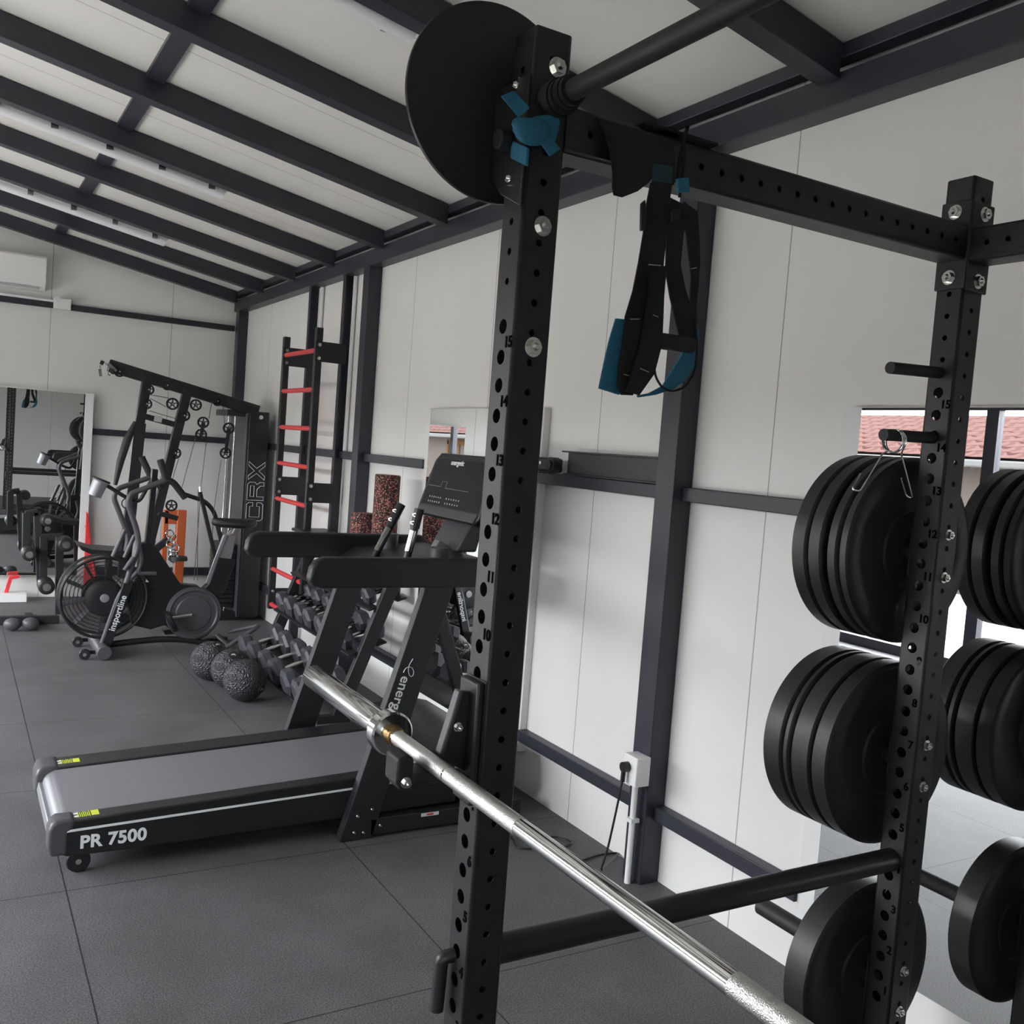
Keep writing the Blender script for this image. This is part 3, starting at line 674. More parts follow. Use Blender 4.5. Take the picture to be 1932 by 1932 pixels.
# suspension trainer
tr = thing('suspension_trainer', 'black and petrol blue suspension trainer hanging from the cross beam', 'suspension trainer', (1.24, 1.37, 1.7))
ys = 1.365
def strap(name, A, B, y, mt='strap', th=.004, par=tr, label=None):
    return MB().strip(qs(A, y), qs(B, y), (0, -th, 0)).build(name, M[mt], par, bevel=.0008, label=label)
strap('anchor_strap', [(1232, 262), (1230, 300), (1229, 345)], [(1270, 272), (1271, 305), (1270, 350)], 1.384)
strap('woven_label', [(1230, 308), (1229, 342)], [(1268, 314), (1267, 346)], 1.378, 'label_teal', .003)
MB().box((PY(1240, 300, 1.4).x, 1.388, 2.166), (PY(1275, 300, 1.4).x, RY+PW+.004, 2.171)).build('anchor_loop', M['strap'], tr)
m = MB().tube(qs([(1288, 262), (1292, 300), (1286, 340), (1282, 372)], 1.376), .003, 8); m.tube(qs([(1298, 238), (1284, 290), (1276, 345)], 1.38), .003, 8); m.build('cord', M['strap'], tr)
strap('blue_tab', [(1274, 338), (1276, 364)], [(1294, 336), (1296, 364)], 1.368, 'blue', .008)
# long webbing runs
strap('webbing', [(1226, 345), (1218, 385), (1212, 440), (1203, 495), (1192, 550), (1177, 600)], [(1266, 350), (1258, 400), (1253, 470), (1246, 540), (1225, 600), (1206, 604)], 1.366)
strap('webbing', [(1222, 520), (1222, 560), (1213, 610), (1203, 660), (1190, 700), (1180, 738)], [(1256, 500), (1251, 560), (1249, 612), (1247, 650), (1233, 705), (1204, 746)], 1.352)
strap('webbing', [(1178, 598), (1172, 650), (1165, 690), (1163, 728), (1170, 745)], [(1222, 602), (1213, 650), (1205, 690), (1203, 725), (1192, 746)], 1.360)
strap('webbing', [(1260, 372), (1256, 430), (1254, 510), (1262, 560), (1274, 612), (1283, 650)], [(1306, 395), (1288, 440), (1282, 500), (1290, 540), (1303, 585), (1312, 640)], 1.378)
strap('webbing', [(1288, 380), (1291, 430), (1297, 480), (1302, 520), (1299, 570), (1302, 610)], [(1314, 400), (1318, 450), (1319, 495), (1316, 540), (1312, 575), (1313, 612)], 1.385)
strap('foot_cradle', [(1160, 601), (1147, 645), (1139, 680), (1128, 733)], [(1180, 603), (1176, 650), (1166, 692), (1166, 745)], 1.372, 'blue', .005, label='petrol blue foot cradle')
strap('foot_cradle', [(1302, 612), (1298, 640), (1283, 670), (1265, 700), (1248, 728), (1222, 742), (1200, 746)], [(1316, 620), (1315, 660), (1308, 690), (1292, 716), (1268, 734), (1235, 745), (1202, 750)], 1.384, 'blue', .005, label='petrol blue foot cradle')
MB().cyl(PY(1238, 642, 1.372), PY(1306, 652, 1.372), .0148, 24).build('grip_handle', M['rubber2'], tr, bevel=.003)
m = MB().tube(qs([(1310, 600), (1316, 650), (1312, 700), (1294, 730), (1270, 739), (1250, 733), (1237, 712), (1234, 690)], 1.37), .0022, 8, bend=.02); m.build('cord', M['strap'], tr)
m = MB()
for a, b in (((1224, 499), (1247, 501)), ((1189, 602), (1207, 602)), ((1232, 594), (1242, 598)), ((1208, 695), (1224, 702)), ((1177, 706), (1187, 709)), ((1304, 507), (1314, 505))):
    m.tube(qs([a, b], 1.3465), .0008, 6)
m.build('stitching', M['stitch'], tr)
m = MB().prism(qs([(1207, 385), (1214, 378), (1216, 400), (1212, 436), (1206, 436)], 1.36), (0, -.006, 0)); m.build('buckle', M['plastic'], tr, bevel=.001)
m = MB().prism(qs([(1266, 398), (1278, 394), (1278, 412), (1266, 418)], 1.36), (0, -.008, 0)); m.build('buckle', M['plastic'], tr, bevel=.001)

# ============================================================ TREADMILL
tm = thing('treadmill', 'large black treadmill with grey belt standing on the rubber floor', 'treadmill', (1.2, 3.88, 0))
def zt_(x): return .200+.037*(x-.385)
yn, yf = 3.50, 4.20
def rail_side(y0, y1, nm):
    m = MB().prism([(.352, y0, .095), (.347, y0, .150), (.352, y0, .185), (.370, y0, zt_(.37)), (1.90, y0, zt_(1.9)), (1.90, y0, .085), (.70, y0, .071), (.40, y0, .074)], (0, y1-y0, 0))
    return m.build(nm, M['plastic'], tm, bevel=.006, seg=3)
rn = rail_side(yn, 3.577, 'side_rail'); rf_ = rail_side(4.072, yf, 'side_rail')
MB().prism([(.425, 3.577, zt_(.42)-.012), (1.78, 3.577, zt_(1.78)-.012), (1.78, 3.577, .11), (.46, 3.577, .09), (.425, 3.577, .12)], (0, .495, 0)).build('deck', M['plastic'], tm)
m = MB(); bx = [(.375, .150), (.378, .172), (.388, .186), (.405, .193)]; P_ = bx+[(1.80, zt_(1.8)-.006), (1.80, zt_(1.8)-.014), (.405, .180), (.39, .14)]
m.prism([(a, 3.582, b) for a, b in P_], (0, .485, 0)); m.build('running_belt', M['belt'], tm)
m = MB().prism([(1.0, 3.582, zt_(1.0)-.0046), (1.30, 3.582, zt_(1.3)-.0046), (1.30, 3.582, zt_(1.3)-.005), (1.0, 3.582, zt_(1.0)-.005)], (0, .01, 0))
MB().cyl((.402, 3.585, .148), (.402, 4.065, .148), .040, 32).build('rear_roller', M['silver'], tm)
MB().prism([(.350, 3.50, .085), (.343, 3.50, .12), (.348, 3.50, .150), (.365, 3.50, .148), (.372, 3.50, .09)], (0, .70, 0)).build('rear_guard', M['silver'], tm, bevel=.004)
for y0, y1 in ((yn-.003, 3.580), (4.069, yf+.003)):
    m = MB().prism([(.345, y0, .080), (.336, y0, .11), (.336, y0, .17), (.345, y0, .196), (.362, y0, .207), (.420, y0, .207), (.420, y0, .172), (.400, y0, .160), (.400, y0, .08)], (0, y1-y0, 0))
    c = m.build('end_cap', M['plastic_grey'], tm, bevel=.012, seg=4)
for y0 in (yn, 4.085):
    m = MB()
    def st(x0, x1, ya, yb): m.prism([(x0, ya, zt_(x0)+.0006), (x1, ya, zt_(x1)+.0006), (x1, ya, zt_(x1)+.0012), (x0, ya, zt_(x0)+.0012)], (0, yb-ya, 0))
    st(.475, .50, y0+.022, y0+.068); k = 0
    while k < 7: st(.432+.006*k, .435+.006*k, y0+.020+.003*(k % 2), y0+.070-.004*(k % 3)); k += 1
    sk = m.build('warning_sticker', M['yellow'], tm, label='yellow and white warning sticker')
    m = MB(); st(.418, .432, y0+.024, y0+.040); st(.418, .432, y0+.050, y0+.066); m.build('sticker_arrows', M['white'], sk)
MB().prism([(.392, yn-.0015, .161), (.392, yn-.0015, .1695), (1.68, yn-.0015, .208), (1.705, yn-.0015, .2005)], (0, .002, 0)).build('side_stripe', M['print'], tm, label='pale stripe')
text_obj('model_lettering', 'PR 7500', .062, frame((.547, yn-.001, .119), (1, 0, .006), (0, 0, 1)), M['print'], tm, bold=.0021, spacing=1.05, label='white PR 7500 lettering')
for y0 in (3.53, 4.13):
    m = MB().cyl((.440, y0, .040), (.440, y0+.035, .040), .040, 24); wh = m.build('transport_wheel', M['plastic'], tm, bevel=.004)
    MB().cyl((.440, y0-.004, .040), (.440, y0, .040), .010, 12).build('axle_cap', M['zinc'], wh)
    MB().prism([(.42, y0+.037, .03), (.46, y0+.037, .03), (.52, y0+.037, .078), (.40, y0+.037, .078)], (0, .02, 0)).build('wheel_bracket', M['rack'], tm)
# frame: base rails, leaning posts
for y0 in (3.455, 4.345):
    m = MB().box((1.50, y0, 0.012), (2.20, y0+.045, .078)); m.build('base_rail', M['rack'], tm, bevel=.003)
    post = MB().prism([(1.372, y0, .004), (1.508, y0, .0), (1.800, y0, 1.02), (1.672, y0, 1.02)], (0, .045, 0)).build('leaning_post', M['rack'], tm, bevel=.003)
    MB().box((1.38, y0+.005, 0), (1.52, y0+.04, .006)).build('rubber_foot', M['rubber2'], tm)
MB().box((2.10, 3.50, .012), (2.17, 4.345, .078)).build('base_rail', M['rack'], tm, bevel=.003)
# motor cover
m = MB().prism([(1.72, 3.52, .11), (1.72, 3.52, zt_(1.72)+.01), (1.80, 3.52, .30), (1.98, 3.52, .335), (2.12, 3.52, .30), (2.20, 3.52, .20), (2.20, 3.52, .09)], (0, .80, 0)); m.build('motor_cover', M['plastic'], tm, bevel=.03, seg=4)
m = MB().prism([(1.63, 3.47, .205), (1.64, 3.47, .262), (1.675, 3.47, .275), (1.71, 3.47, .262), (1.705, 3.47, .215), (1.68, 3.47, .198)], (0, .035, 0)); pv = m.build('pivot_block', M['plastic'], tm, bevel=.008, seg=3)
nut((1.678, 3.469, .222), (0, -1, 0), pv, .008)
m = MB().prism([(1.72, 3.4535, .060), (1.80, 3.4535, .060), (1.80, 3.4535, .074), (1.72, 3.4535, .074)], (0, .001, 0)); lb = m.build('sticker', M['white'], tm, label='small white and red sticker')
MB().prism([(1.745, 3.4530, .063), (1.775, 3.4530, .063), (1.775, 3.4530, .071), (1.745, 3.4530, .071)], (0, .0004, 0)).build('sticker_print', M['red'], lb)
for p in ((1.44, .10), (1.47, .03), (1.54, .05), (1.43, .035), (1.50, .12)): nut((p[0], 3.4548, p[1]), (0, -1, 0), tm, .004)
# hand rails
for y0 in (3.448, 4.345):
    x0 = 1.185
    m = MB().prism([(x0-.004, y0, 1.040), (x0+.004, y0, 1.085), (x0+.022, y0, 1.114), (x0+.055, y0, 1.128), (2.06, y0, 1.128), (2.10, y0, 1.10), (2.10, y0, 1.03), (2.05, y0, 1.009), (x0+.05, y0, 1.009), (x0+.015, y0, 1.018)], (0, .052, 0))
    m.build('hand_rail', M['vinyl'], tm, bevel=.012, seg=4)
# logo on near post: small swoosh and the word energe...
ax = V(1.800-1.508, 0, 1.02).normalized()
def onpost(px, py): return PY(px, py, 3.4535)
lc = onpost(749, 1328)
text_obj('brand_lettering', 'energetic', .061, frame(lc, -ax, V(1, 0, -ax.x/ax.z)), M['print'], tm, bold=.0007, label='white brand lettering running down the post')
sw = [onpost(a, b) for a, b in ((779, 1243), (775, 1249), (771, 1257), (770, 1268), (774, 1277), (779, 1275), (781, 1267), (777, 1259), (770, 1258), (764, 1262), (761, 1269))]
MB().tube(sw, .0034, 8, bend=.01, flat=.3).build('brand_mark', M['print'], tm)
# console
cb, ct = V(1.90, 0, 1.262), V(1.985, 0, 1.552)
def cons(t, y, d=0): n = (ct-cb).normalized(); nn = V(-n.z, 0, n.x); return V(cb.x, y, cb.z)+n*t+nn*d
Lc = (ct-cb).length
m = MB(); yl, yr = 4.105, 3.49
poly = [cons(0, yl-.03), cons(0, yr+.03), cons(.03, yr), cons(Lc-.04, yr+.02), cons(Lc, yr+.06), cons(Lc, yl-.06), cons(Lc-.04, yl-.02), cons(.03, yl)]
n_ = (ct-cb).normalized(); back = V(n_.z, 0, -n_.x)*.05
cn = m.prism(poly, back).build('console', M['plastic'], tm, bevel=.010, seg=3)
m = MB().prism([cons(.05, yl-.03, .0015), cons(.05, yr+.03, .0015), cons(Lc-.03, yr+.05, .0015), cons(Lc-.03, yl-.05, .0015)], back*.02); m.build('glossy_screen', mat('glossy_black_screen', (.008, .008, .010), .22, 0, .25), cn)
m = MB().prism([cons(.004, yl-.03, .012), cons(.004, yr+.03, .012), cons(.046, yr+.02, .003), cons(.046, yl-.02, .003)], back*.2); m.build('console_ledge', M['plastic_grey'], cn, bevel=.003)
for c0_, c1_ in ((4.01, 3.90), (3.84, 3.72)):
    m = MB()
    for r_ in range(2):
        for k in range(6):
            yy = c0_+(c1_-c0_)*k/5; m.prism([cons(.085-.022*r_, yy, .0022), cons(.085-.022*r_, yy-.008, .0022), cons(.092-.022*r_, yy-.008, .0022), cons(.092-.022*r_, yy, .0022)], back*.01)
    m.build('button_marks', M['stitch'], cn)
m = MB().tube([cons(.14, 4.06, .002), cons(.14, 3.93, .002), cons(.165, 3.93, .002), cons(.165, 3.88, .002), cons(.135, 3.88, .002), cons(.135, 3.66, .002)], .0009, 6); m.build('panel_line', M['stitch'], cn)
text_obj('brand_mark', 'energetic', .034, frame(cons(Lc-.045, 3.84, .003), (0, -1, 0), n_), M['print'], cn, bold=.0006)
m = MB().box((2.04, 3.60, 1.0), (2.09, 3.64, 1.35)); m.box((2.04, 3.96, 1.0), (2.09, 4.0, 1.35)); m.build('console_support', M['rack'], tm, bevel=.004)
MB().prism([(1.90, 3.66, 1.13), (1.97, 3.66, 1.262), (2.03, 3.66, 1.262), (2.0, 3.66, 1.13)], (0, .26, 0)).build('neck_panel', M['plastic_grey'], tm, bevel=.008)
MB().prism([(1.62, 3.51, 1.02), (1.70, 3.51, 1.070), (2.06, 3.51, 1.10), (2.08, 3.51, 1.03)], (0, .83, 0)).build('console_tray', M['plastic'], tm, bevel=.01)
for yy in (4.20, 3.66):
    MB().cyl((1.82, yy, 1.07), (1.82, yy, 1.150), .042, 24).build('cup_rim', M['plastic_grey'], tm, bevel=.004)
for yy, q0, q1 in ((4.02, (706, 1052), (752, 962)), (3.72, (768, 1052), (789, 970))):
    a, b = PY(*q0, yy), PY(*q1, yy); gh = MB().tube([a-(b-a)*.3, a, b], .017, 16).build('grip_bar', M['plastic'], tm)
    MB().tube([a+(b-a)*.15+V(-.006, -.006, 0), a+(b-a)*.62+V(-.006, -.006, 0)], .0155, 14).build('sensor_plate', M['chrome'], gh)
    m = MB().tube([a+(b-a)*.68, b+(b-a)*.12], .021, 14); m.build('grip_head', M['plastic'], gh)
    nut(a+(b-a)*.80+V(-.018, -.01, 0), (-1, -.5, .2), gh, .006); nut(a+(b-a)*.98+V(-.018, -.01, 0), (-1, -.5, .2), gh, .006)
m = MB().prism([PY(830, 1020, 3.72), PY(843, 1028, 3.72), PY(848, 1048, 3.72), PY(826, 1045, 3.72), PY(822, 1032, 3.72)], (0, .05, 0)); m.build('tray_bracket', M['silver'], tm, bevel=.003)

# ============================================================ DUMBBELL RACK
dr = thing('dumbbell_rack', 'black three-tier dumbbell rack against the wall behind the treadmill', 'dumbbell rack', (2.0, 5.7, 0))
DY0, DY1 = 5.00, 6.45
for y in (DY0, DY1):
    MB().beam((1.915, y, 0.0), (2.262, y, .93), .045, .075, up=(1, 0, 0)).build('leg', M['rack'], dr, bevel=.003)
    MB().box((1.80, y-.022, .0), (2.28, y+.022, .045)).build('foot', M['rack'], dr, bevel=.003)
TIER = [(1.86, .150, .30), (2.08, .460, .27), (2.185, .715, .22)]
tl = math.radians(17)
for cx_, cz_, ln in TIER:
    for dx in (-.085, .085):
        MB().beam((cx_+dx, DY0, cz_+dx*math.tan(tl)-.052), (cx_+dx, DY1, cz_+dx*math.tan(tl)-.052), .06, .012, up=(math.sin(tl), 0, -math.cos(tl))).build('shelf_rail', M['rack'], dr, bevel=.002)
MB().box((2.06, DY0, .925), (2.30, DY1, .945)).build('top_shelf', M['rack'], dr, bevel=.003)
def dumbbell(r, ln, label, group, loc):
    t = thing('dumbbell', label, 'dumbbell', loc, group)
    hx = ln*.27; c_, s_ = math.cos(tl), math.sin(tl); o = V(loc); d = V(c_, 0, s_)
    for sg in (-1, 1):
        a = o+d*sg*(ln/2-hx); b = o+d*sg*ln/2; ch = hx*.22
        dd = d*sg
        MB().lathe(a, dd, [(0, r*.86), (ch, r), (hx-ch, r), (hx, r*.66)], 6).build('hex_head', M['hex'], t, smooth=False)
    MB().lathe(o-d*(ln/2-hx), d, [(0, .013), (.01, .0125), (ln*.23, .0185), (ln*.46-.01, .0125), (ln*.46, .013)], 18).build('handle', M['chrome'], t)
    return t
ordn = ['first', 'second', 'third', 'fourth', 'fifth', 'sixth', 'seventh', 'eighth']
for ti, (nm, n, r, y0, y1) in enumerate((('bottom', 6, .093, 5.13, 6.30), ('middle', 7, .076, 5.13, 6.31), ('upper', 3, .055, 5.12, 5.50))):
    cx_, cz_, ln = TIER[ti]
    for k in range(n):
        y = y1+(y0-y1)*k/(n-1)+(.012 if k % 2 else -.008)
        rr = r*(1-.02*k) if ti < 2 else r
        dumbbell(rr, ln, 'grey hex dumbbell with chrome handle on the %s tier, %s from the far end' % (nm, ordn[k]), 'hex dumbbells on the %s tier' % nm, (cx_, y, cz_-.046/math.cos(tl)+rr*.93))

# foam rollers
t = thing('foam_roller', 'tall black foam roller with red and yellow speckles on the dumbbell rack', 'foam roller', (2.17, 5.08, .945))
MB().cyl((2.17, 5.09, .946), (2.17, 5.09, 1.395), .073, 40).build('speckled_foam_body', M['speckle'], t, bevel=.006)
t = thing('foam_roller', 'short speckled foam roller to the left of the tall one', 'foam roller', (2.17, 5.45, .945))
MB().cyl((2.17, 5.42, .946), (2.17, 5.42, 1.145), .076, 40).build('speckled_foam_body', M['speckle'], t, bevel=.006)
for k, (y, z) in enumerate(((5.28, .985), (4.93, .0))):
    if z: tag(MB().cyl((2.20, y-.05, .946), (2.20, y-.05, 1.02), .04, 24).build('grip_trainer', M['plastic_grey'], bevel=.004), 'small grey cylinder beside the tall foam roller', 'roller')

# ============================================================ SLAM BALLS
for i, (x, y, lb_) in enumerate(((1.5476, 5.5497, 'nearest of the three black textured slam balls on the floor'), (1.5424, 5.8375, 'middle one of the three black textured slam balls'), (1.4713, 6.0773, 'furthest of the three black textured slam balls, by the air bike'))):
    t = thing('slam_ball', lb_, 'ball', (x, y, .124), 'black slam balls on the floor')
    MB().sphere((x, y, .124), .1235, 48, 28).build('ball_body', M['ball'], t)
    a = Matrix.Rotation(1.1, 3, 'Z') @ Vector((0, -1, 0)) if i == 0 else Vector((0, -.5, .87))
    a = Vector((.62, -.72, -.30)).normalized() if i == 0 else Vector((-.1, -.55, .83)).normalized() if i == 1 else Vector((.2, -.4, .9)).normalized()
    u, v = perp(a); m = MB().sphere(V(x, y, .124)+a*.119, .030, 20, 10, (1, 1, 1)); m.v = [V(x, y, .124)+a*min(.1245, (p-V(x, y, .124)).dot(a))+((p-V(x, y, .124))-a*(p-V(x, y, .124)).dot(a)) for p in m.v]
    lg = m.build('smooth_patch', M['rubber'], t)
    mm = MB().tube([V(x, y, .124)+a*.1255+u*.014*s1+v*s2 for s1, s2 in ((-1, .004), (0, -.002), (1, .003))], .0016, 6); mm.tube([V(x, y, .124)+a*.1255+u*.010*s1+v*(s2-.009) for s1, s2 in ((-1, .002), (1, .003))], .0012, 6); mm.build('printed_mark', M['print'], lg)

# ============================================================ RED LADDER
ld = thing('wall_ladder', 'tall black stall ladder with red rungs standing off the right wall', 'ladder', (2.13, 6.7, 0))
LX, Ly0, Ly1 = 2.13, 6.335, 7.06
for y, zt2 in ((Ly1, 2.30), (Ly0, 2.315)):
    MB().box((LX-.022, y-.025, .27), (LX+.022, y+.025, zt2)).build('stile', M['rack'], ld, bevel=.002)
for k in range(8):
    z = 2.165-.2655*k
    rg = MB().cyl((LX-.006, Ly0, z), (LX-.006, Ly1, z), .0165, 20).build('rung', M['red'], ld)
for y in (Ly1, Ly0):
    for z in (2.155, 1.20, .36):
        bp_ = MB().box((LX-.028, y-.031, z-.068), (2.325, y-.025, z+.068)).build('bracket_plate', M['rack'], ld, bevel=.002)
        for dz in (-.045, .045): nut((LX, y-.031, z+dz), (0, -1, 0), bp_, .009)
    u_ = MB(); u_.box((2.285, y+.015, 0), (2.36, y+.022, 2.695)); u_.box((2.285, y-.022, 0), (2.292, y+.022, 2.695)); u_.build('wall_upright', M['steel'], ld, bevel=.001)
tag(MB().cyl((2.352, 6.30, 1.5), (2.352, 6.30, 2.69), .014, 12).build('wall_pipe', M['white_frame']), 'pale pipe running up the wall between ladder upright and column', 'pipe')
tag(MB().cyl((2.352, 6.98, 2.25), (2.352, 6.98, 2.69), .014, 12).build('wall_pipe', M['white_frame']), 'pale pipe on the wall behind the far ladder upright', 'pipe')

# ============================================================ AIR BIKE
AYc = 6.98
ab = thing('air_bike', 'black air bike with caged fan and tall handles facing left', 'exercise bike', (1.2, AYc, 0))
FC = V(.940, AYc, .392); FR = .272
def B(px, py, y=AYc): return PY(px, py, y)
m = MB().ring(FC+V(0, -.085, 0), (0, 1, 0), FR, .010, 64); m.ring(FC+V(0, .085, 0), (0, 1, 0), FR, .010, 64); m.build('cage_rim', M['plastic'], ab)
for s in (-1, 1):
    MB().lathe(FC, (0, s, 0), [(.085, FR), (.096, .20), (.100, .12)], 64).build('cage_grille', M['grille'], ab)
    for rr_ in (.145, .17, .195, .22, .245): MB().ring(FC+V(0, s*(.098-(rr_-.145)*.12), 0), (0, 1, 0), rr_, .0022, 56, 5).build('cage_wire', M['plastic'], ab)
    MB().lathe(FC, (0, s, 0), [(.098, 0), (.104, .02), (.104, .105), (.096, .125)], 48).build('cage_disc', M['plastic'], ab)
    MB().lathe(FC, (0, s, 0), [(.102, .030), (.112, .028), (.114, .018), (.112, 0)], 28).build('hub_cap', M['silver'], ab)
m = MB().lathe(FC, (0, 1, 0), [(-.083, FR+.008), (-.083, FR+.002), (.083, FR+.002), (.083, FR+.008)], 64, True); m.build('cage_band', M['grille'], ab)
fan = MB().cyl(FC-V(0, .05, 0), FC+V(0, .05, 0), .035, 24).build('fan_hub', M['plastic_grey'], ab)
for k in range(10):
    a = 2*PI*k/10+.2; d = V(math.cos(a), 0, math.sin(a)); MB().beam(FC+d*.03, FC+d*.25, .075, .004, up=(-d.z, .25, d.x)).build('fan_blade', M['plastic_grey'], fan)
# main body
def pz(L, y0, y1, nm, mt, bev=.006, par=None): return MB().prism([PY(a, b, y0) for a, b in L], (0, y1-y0, 0)).build(nm, M[mt], par or ab, bevel=bev, seg=3)
pz([(262, 1028), (283, 1022), (300, 1040), (345, 1108), (318, 1112), (288, 1105), (262, 1075)], AYc-.045, AYc+.045, 'main_frame', 'plastic')
pz([(235, 1100), (300, 1103), (340, 1102), (375, 1106), (400, 1124), (411, 1150), (408, 1180), (392, 1200), (365, 1207), (335, 1200), (312, 1180), (285, 1188), (250, 1180)], AYc-.055, AYc+.055, 'drive_cover', 'plastic', .012)
hc = B(365, 1157, AYc-.06)
MB().lathe(hc, (0, -1, 0), [(0, .19), (.012, .182), (.016, .165), (.008, .155), (.008, .125), (.014, .118), (.016, 0)], 56).build('crank_cover', M['plastic_grey'], ab)
m = MB().tube([B(362, 1160, AYc-.085), B(322, 1166, AYc-.085)], .012, 12); cr1 = m.build('crank', M['chrome'], ab)
pd = MB().tube([B(322, 1166, AYc-.08), B(322, 1166, AYc-.12)], .01, 10); pd.build('pedal_axle', M['chrome'], cr1)
MB().prism([B(a, b, AYc-.20) for a, b in ((312, 1157), (322, 1157), (338, 1190), (328, 1194))], (0, .09, 0)).build('pedal', M['plastic'], ab, bevel=.004)
MB().prism([B(a, b, AYc-.205) for a, b in ((315, 1163), (321, 1161), (333, 1183), (328, 1187))], (0, .004, 0)).build('pedal_cage', M['chrome'], ab)
MB().prism([B(a, b, AYc+.11) for a, b in ((308, 1190), (330, 1186), (334, 1196), (312, 1198))], (0, .09, 0)).build('pedal', M['plastic'], ab, bevel=.004)
# mast and console
MB().beam(B(276, 1050), B(292, 885), .05, .04, up=(1, 0, 0)).build('mast', M['plastic'], ab, bevel=.005)
m = MB().tube([B(292, 895), B(262, 948), B(240, 940), B(184, 905)], .013, 12, bend=.05); m.build('console_arm', M['rack'], ab)
cpa, cpb = B(187, 908, AYc-.02), B(184, 934, AYc-.02)
MB().lathe(B(191, 906), V(-.35, 0, -.94), [(0, .055), (.012, .058), (.012, .05), (.115, .045), (.12, .0)], 30).build('bottle_cup', M['silver'], ab)
MB().lathe(B(191, 905), V(-.35, 0, -.94), [(-.006, .060), (.006, .062), (.006, .05), (-.006, .05)], 30, True).build('cup_ring', M['rubber2'], ab)
MB().ring(B(240, 950, AYc-.03), (.3, 1, 0), .035, .004, 24, 6).build('bottle_ring', M['plastic'], ab)
# swinging arms
near = [(302, 867), (314, 905), (290, 915), (246, 932), (241, 950), (259, 1002), (262, 1032), (247, 1072), (238, 1100)]
far = [(267, 862), (285, 900), (262, 908), (222, 922), (214, 938), (228, 975), (243, 1012), (238, 1040)]
for L, y in ((near, AYc-.23), (far, AYc+.22)):
    a_ = MB().tube([B(p, q, y) for p, q in L[1:]], .0185, 16, bend=.10).build('swing_arm', M['plastic_grey'], ab)
    MB().tube([B(*L[0], y), B(*L[1], y)], .0235, 16).build('foam_grip', M['rubber2'], a_, bevel=.004)
MB().tube([B(314, 905, AYc-.23), B(327, 910, AYc-.23), B(350, 940, AYc-.23)], .0225, 16, bend=.04).build('foam_grip', M['rubber2'], ab, bevel=.004)
MB().tube([B(285, 900, AYc+.22), B(292, 905, AYc+.22), B(305, 922, AYc+.22)], .0225, 16, bend=.04).build('foam_grip', M['rubber2'], ab, bevel=.004)
for y in (AYc-.23, AYc+.22):
    MB().tube([B(262, 1030, y), B(268, 1060, y), B(258, 1082, y), B(295, 1082, y)], .014, 12, bend=.05).build('foot_peg_link', M['plastic_grey'], ab)
MB().cyl(B(235, 1076, AYc-.25), B(252, 1052, AYc-.25), .016, 14).build('foot_peg', M['plastic_grey'], ab)
MB().cyl(B(213, 1050, AYc-.10), B(236, 1000, AYc-.10), .016, 14).build('link_rod', M['plastic_grey'], ab)
MB().cyl(B(235, 1052, AYc-.16), B(254, 1010, AYc-.16), .014, 14).build('link_rod', M['plastic_grey'], ab)
# strut with lettering, front foot, wheels
f0, f1 = B(243, 1095, AYc-.13), B(198, 1222, AYc-.13)
MB().beam(f0, f1, .045, .062, up=(1, 0, 0)).build('front_strut', M['plastic'], ab, bevel=.005)
MB().tube([B(262, 1075, AYc-.13), B(225, 1118, AYc-.13), B(190, 1218, AYc-.13)], .014, 12, bend=.1).build('strut_tube', M['plastic_grey'], ab)
dS = (f0-f1).normalized(); pS = V(dS.z, 0, -dS.x)
text_obj('brand_lettering', 'insportline', .058, frame(f1+(f0-f1)*.52+V(0, -.0245, 0), dS, -pS), M['print'], ab, bold=.0006, label='white brand lettering on the strut')
ft = B(197, 1232, AYc-.25); MB().cyl(V(ft.x, AYc-.26, .050), V(ft.x, AYc+.26, .050), .048, 28).build('front_foot', M['plastic_grey'], ab, bevel=.006)
for y in (AYc-.20, AYc+.20):
    w_ = MB().lathe(V(ft.x-.115, y-.014, .036), (0, 1, 0), [(0, .012), (0, .032), (.006, .036), (.022, .036), (.028, .032), (.028, .012)], 26, True).build('transport_wheel', M['rubber'], ab)
    MB().cyl(V(ft.x-.115, y-.018, .036), V(ft.x-.115, y+.018, .036), .012, 14).build('wheel_hub', M['zinc'], w_)
    MB().box((ft.x-.12, y+.018, .03), (ft.x-.02, y+.024, .055)).build('wheel_arm', M['plastic'], ab)
MB().tube([V(ft.x, AYc-.05, .06), B(295, 1206, AYc-.05), B(345, 1206, AYc-.05), V(1.66, AYc-.05, .045)], .022, 14, bend=.10).build('base_tube', M['plastic'], ab)
MB().tube([V(1.62, AYc-.08, .045), V(1.69, AYc-.26, .035), V(1.93, AYc-.26, .19), V(1.98, AYc-.20, .20), V(1.80, AYc-.02, .12)], .016, 14, bend=.05).build('rear_stabilizer', M['plastic_grey'], ab)
MB().tube([V(1.62, AYc+.08, .045), V(1.69, AYc+.24, .018), V(1.86, AYc+.24, .018)], .016, 14, bend=.05).build('rear_stabilizer', M['plastic_grey'], ab)
MB().cyl((1.80, AYc-.27, .024), (1.80, AYc+.27, .024), .023, 18).build('rear_foot', M['plastic'], ab)
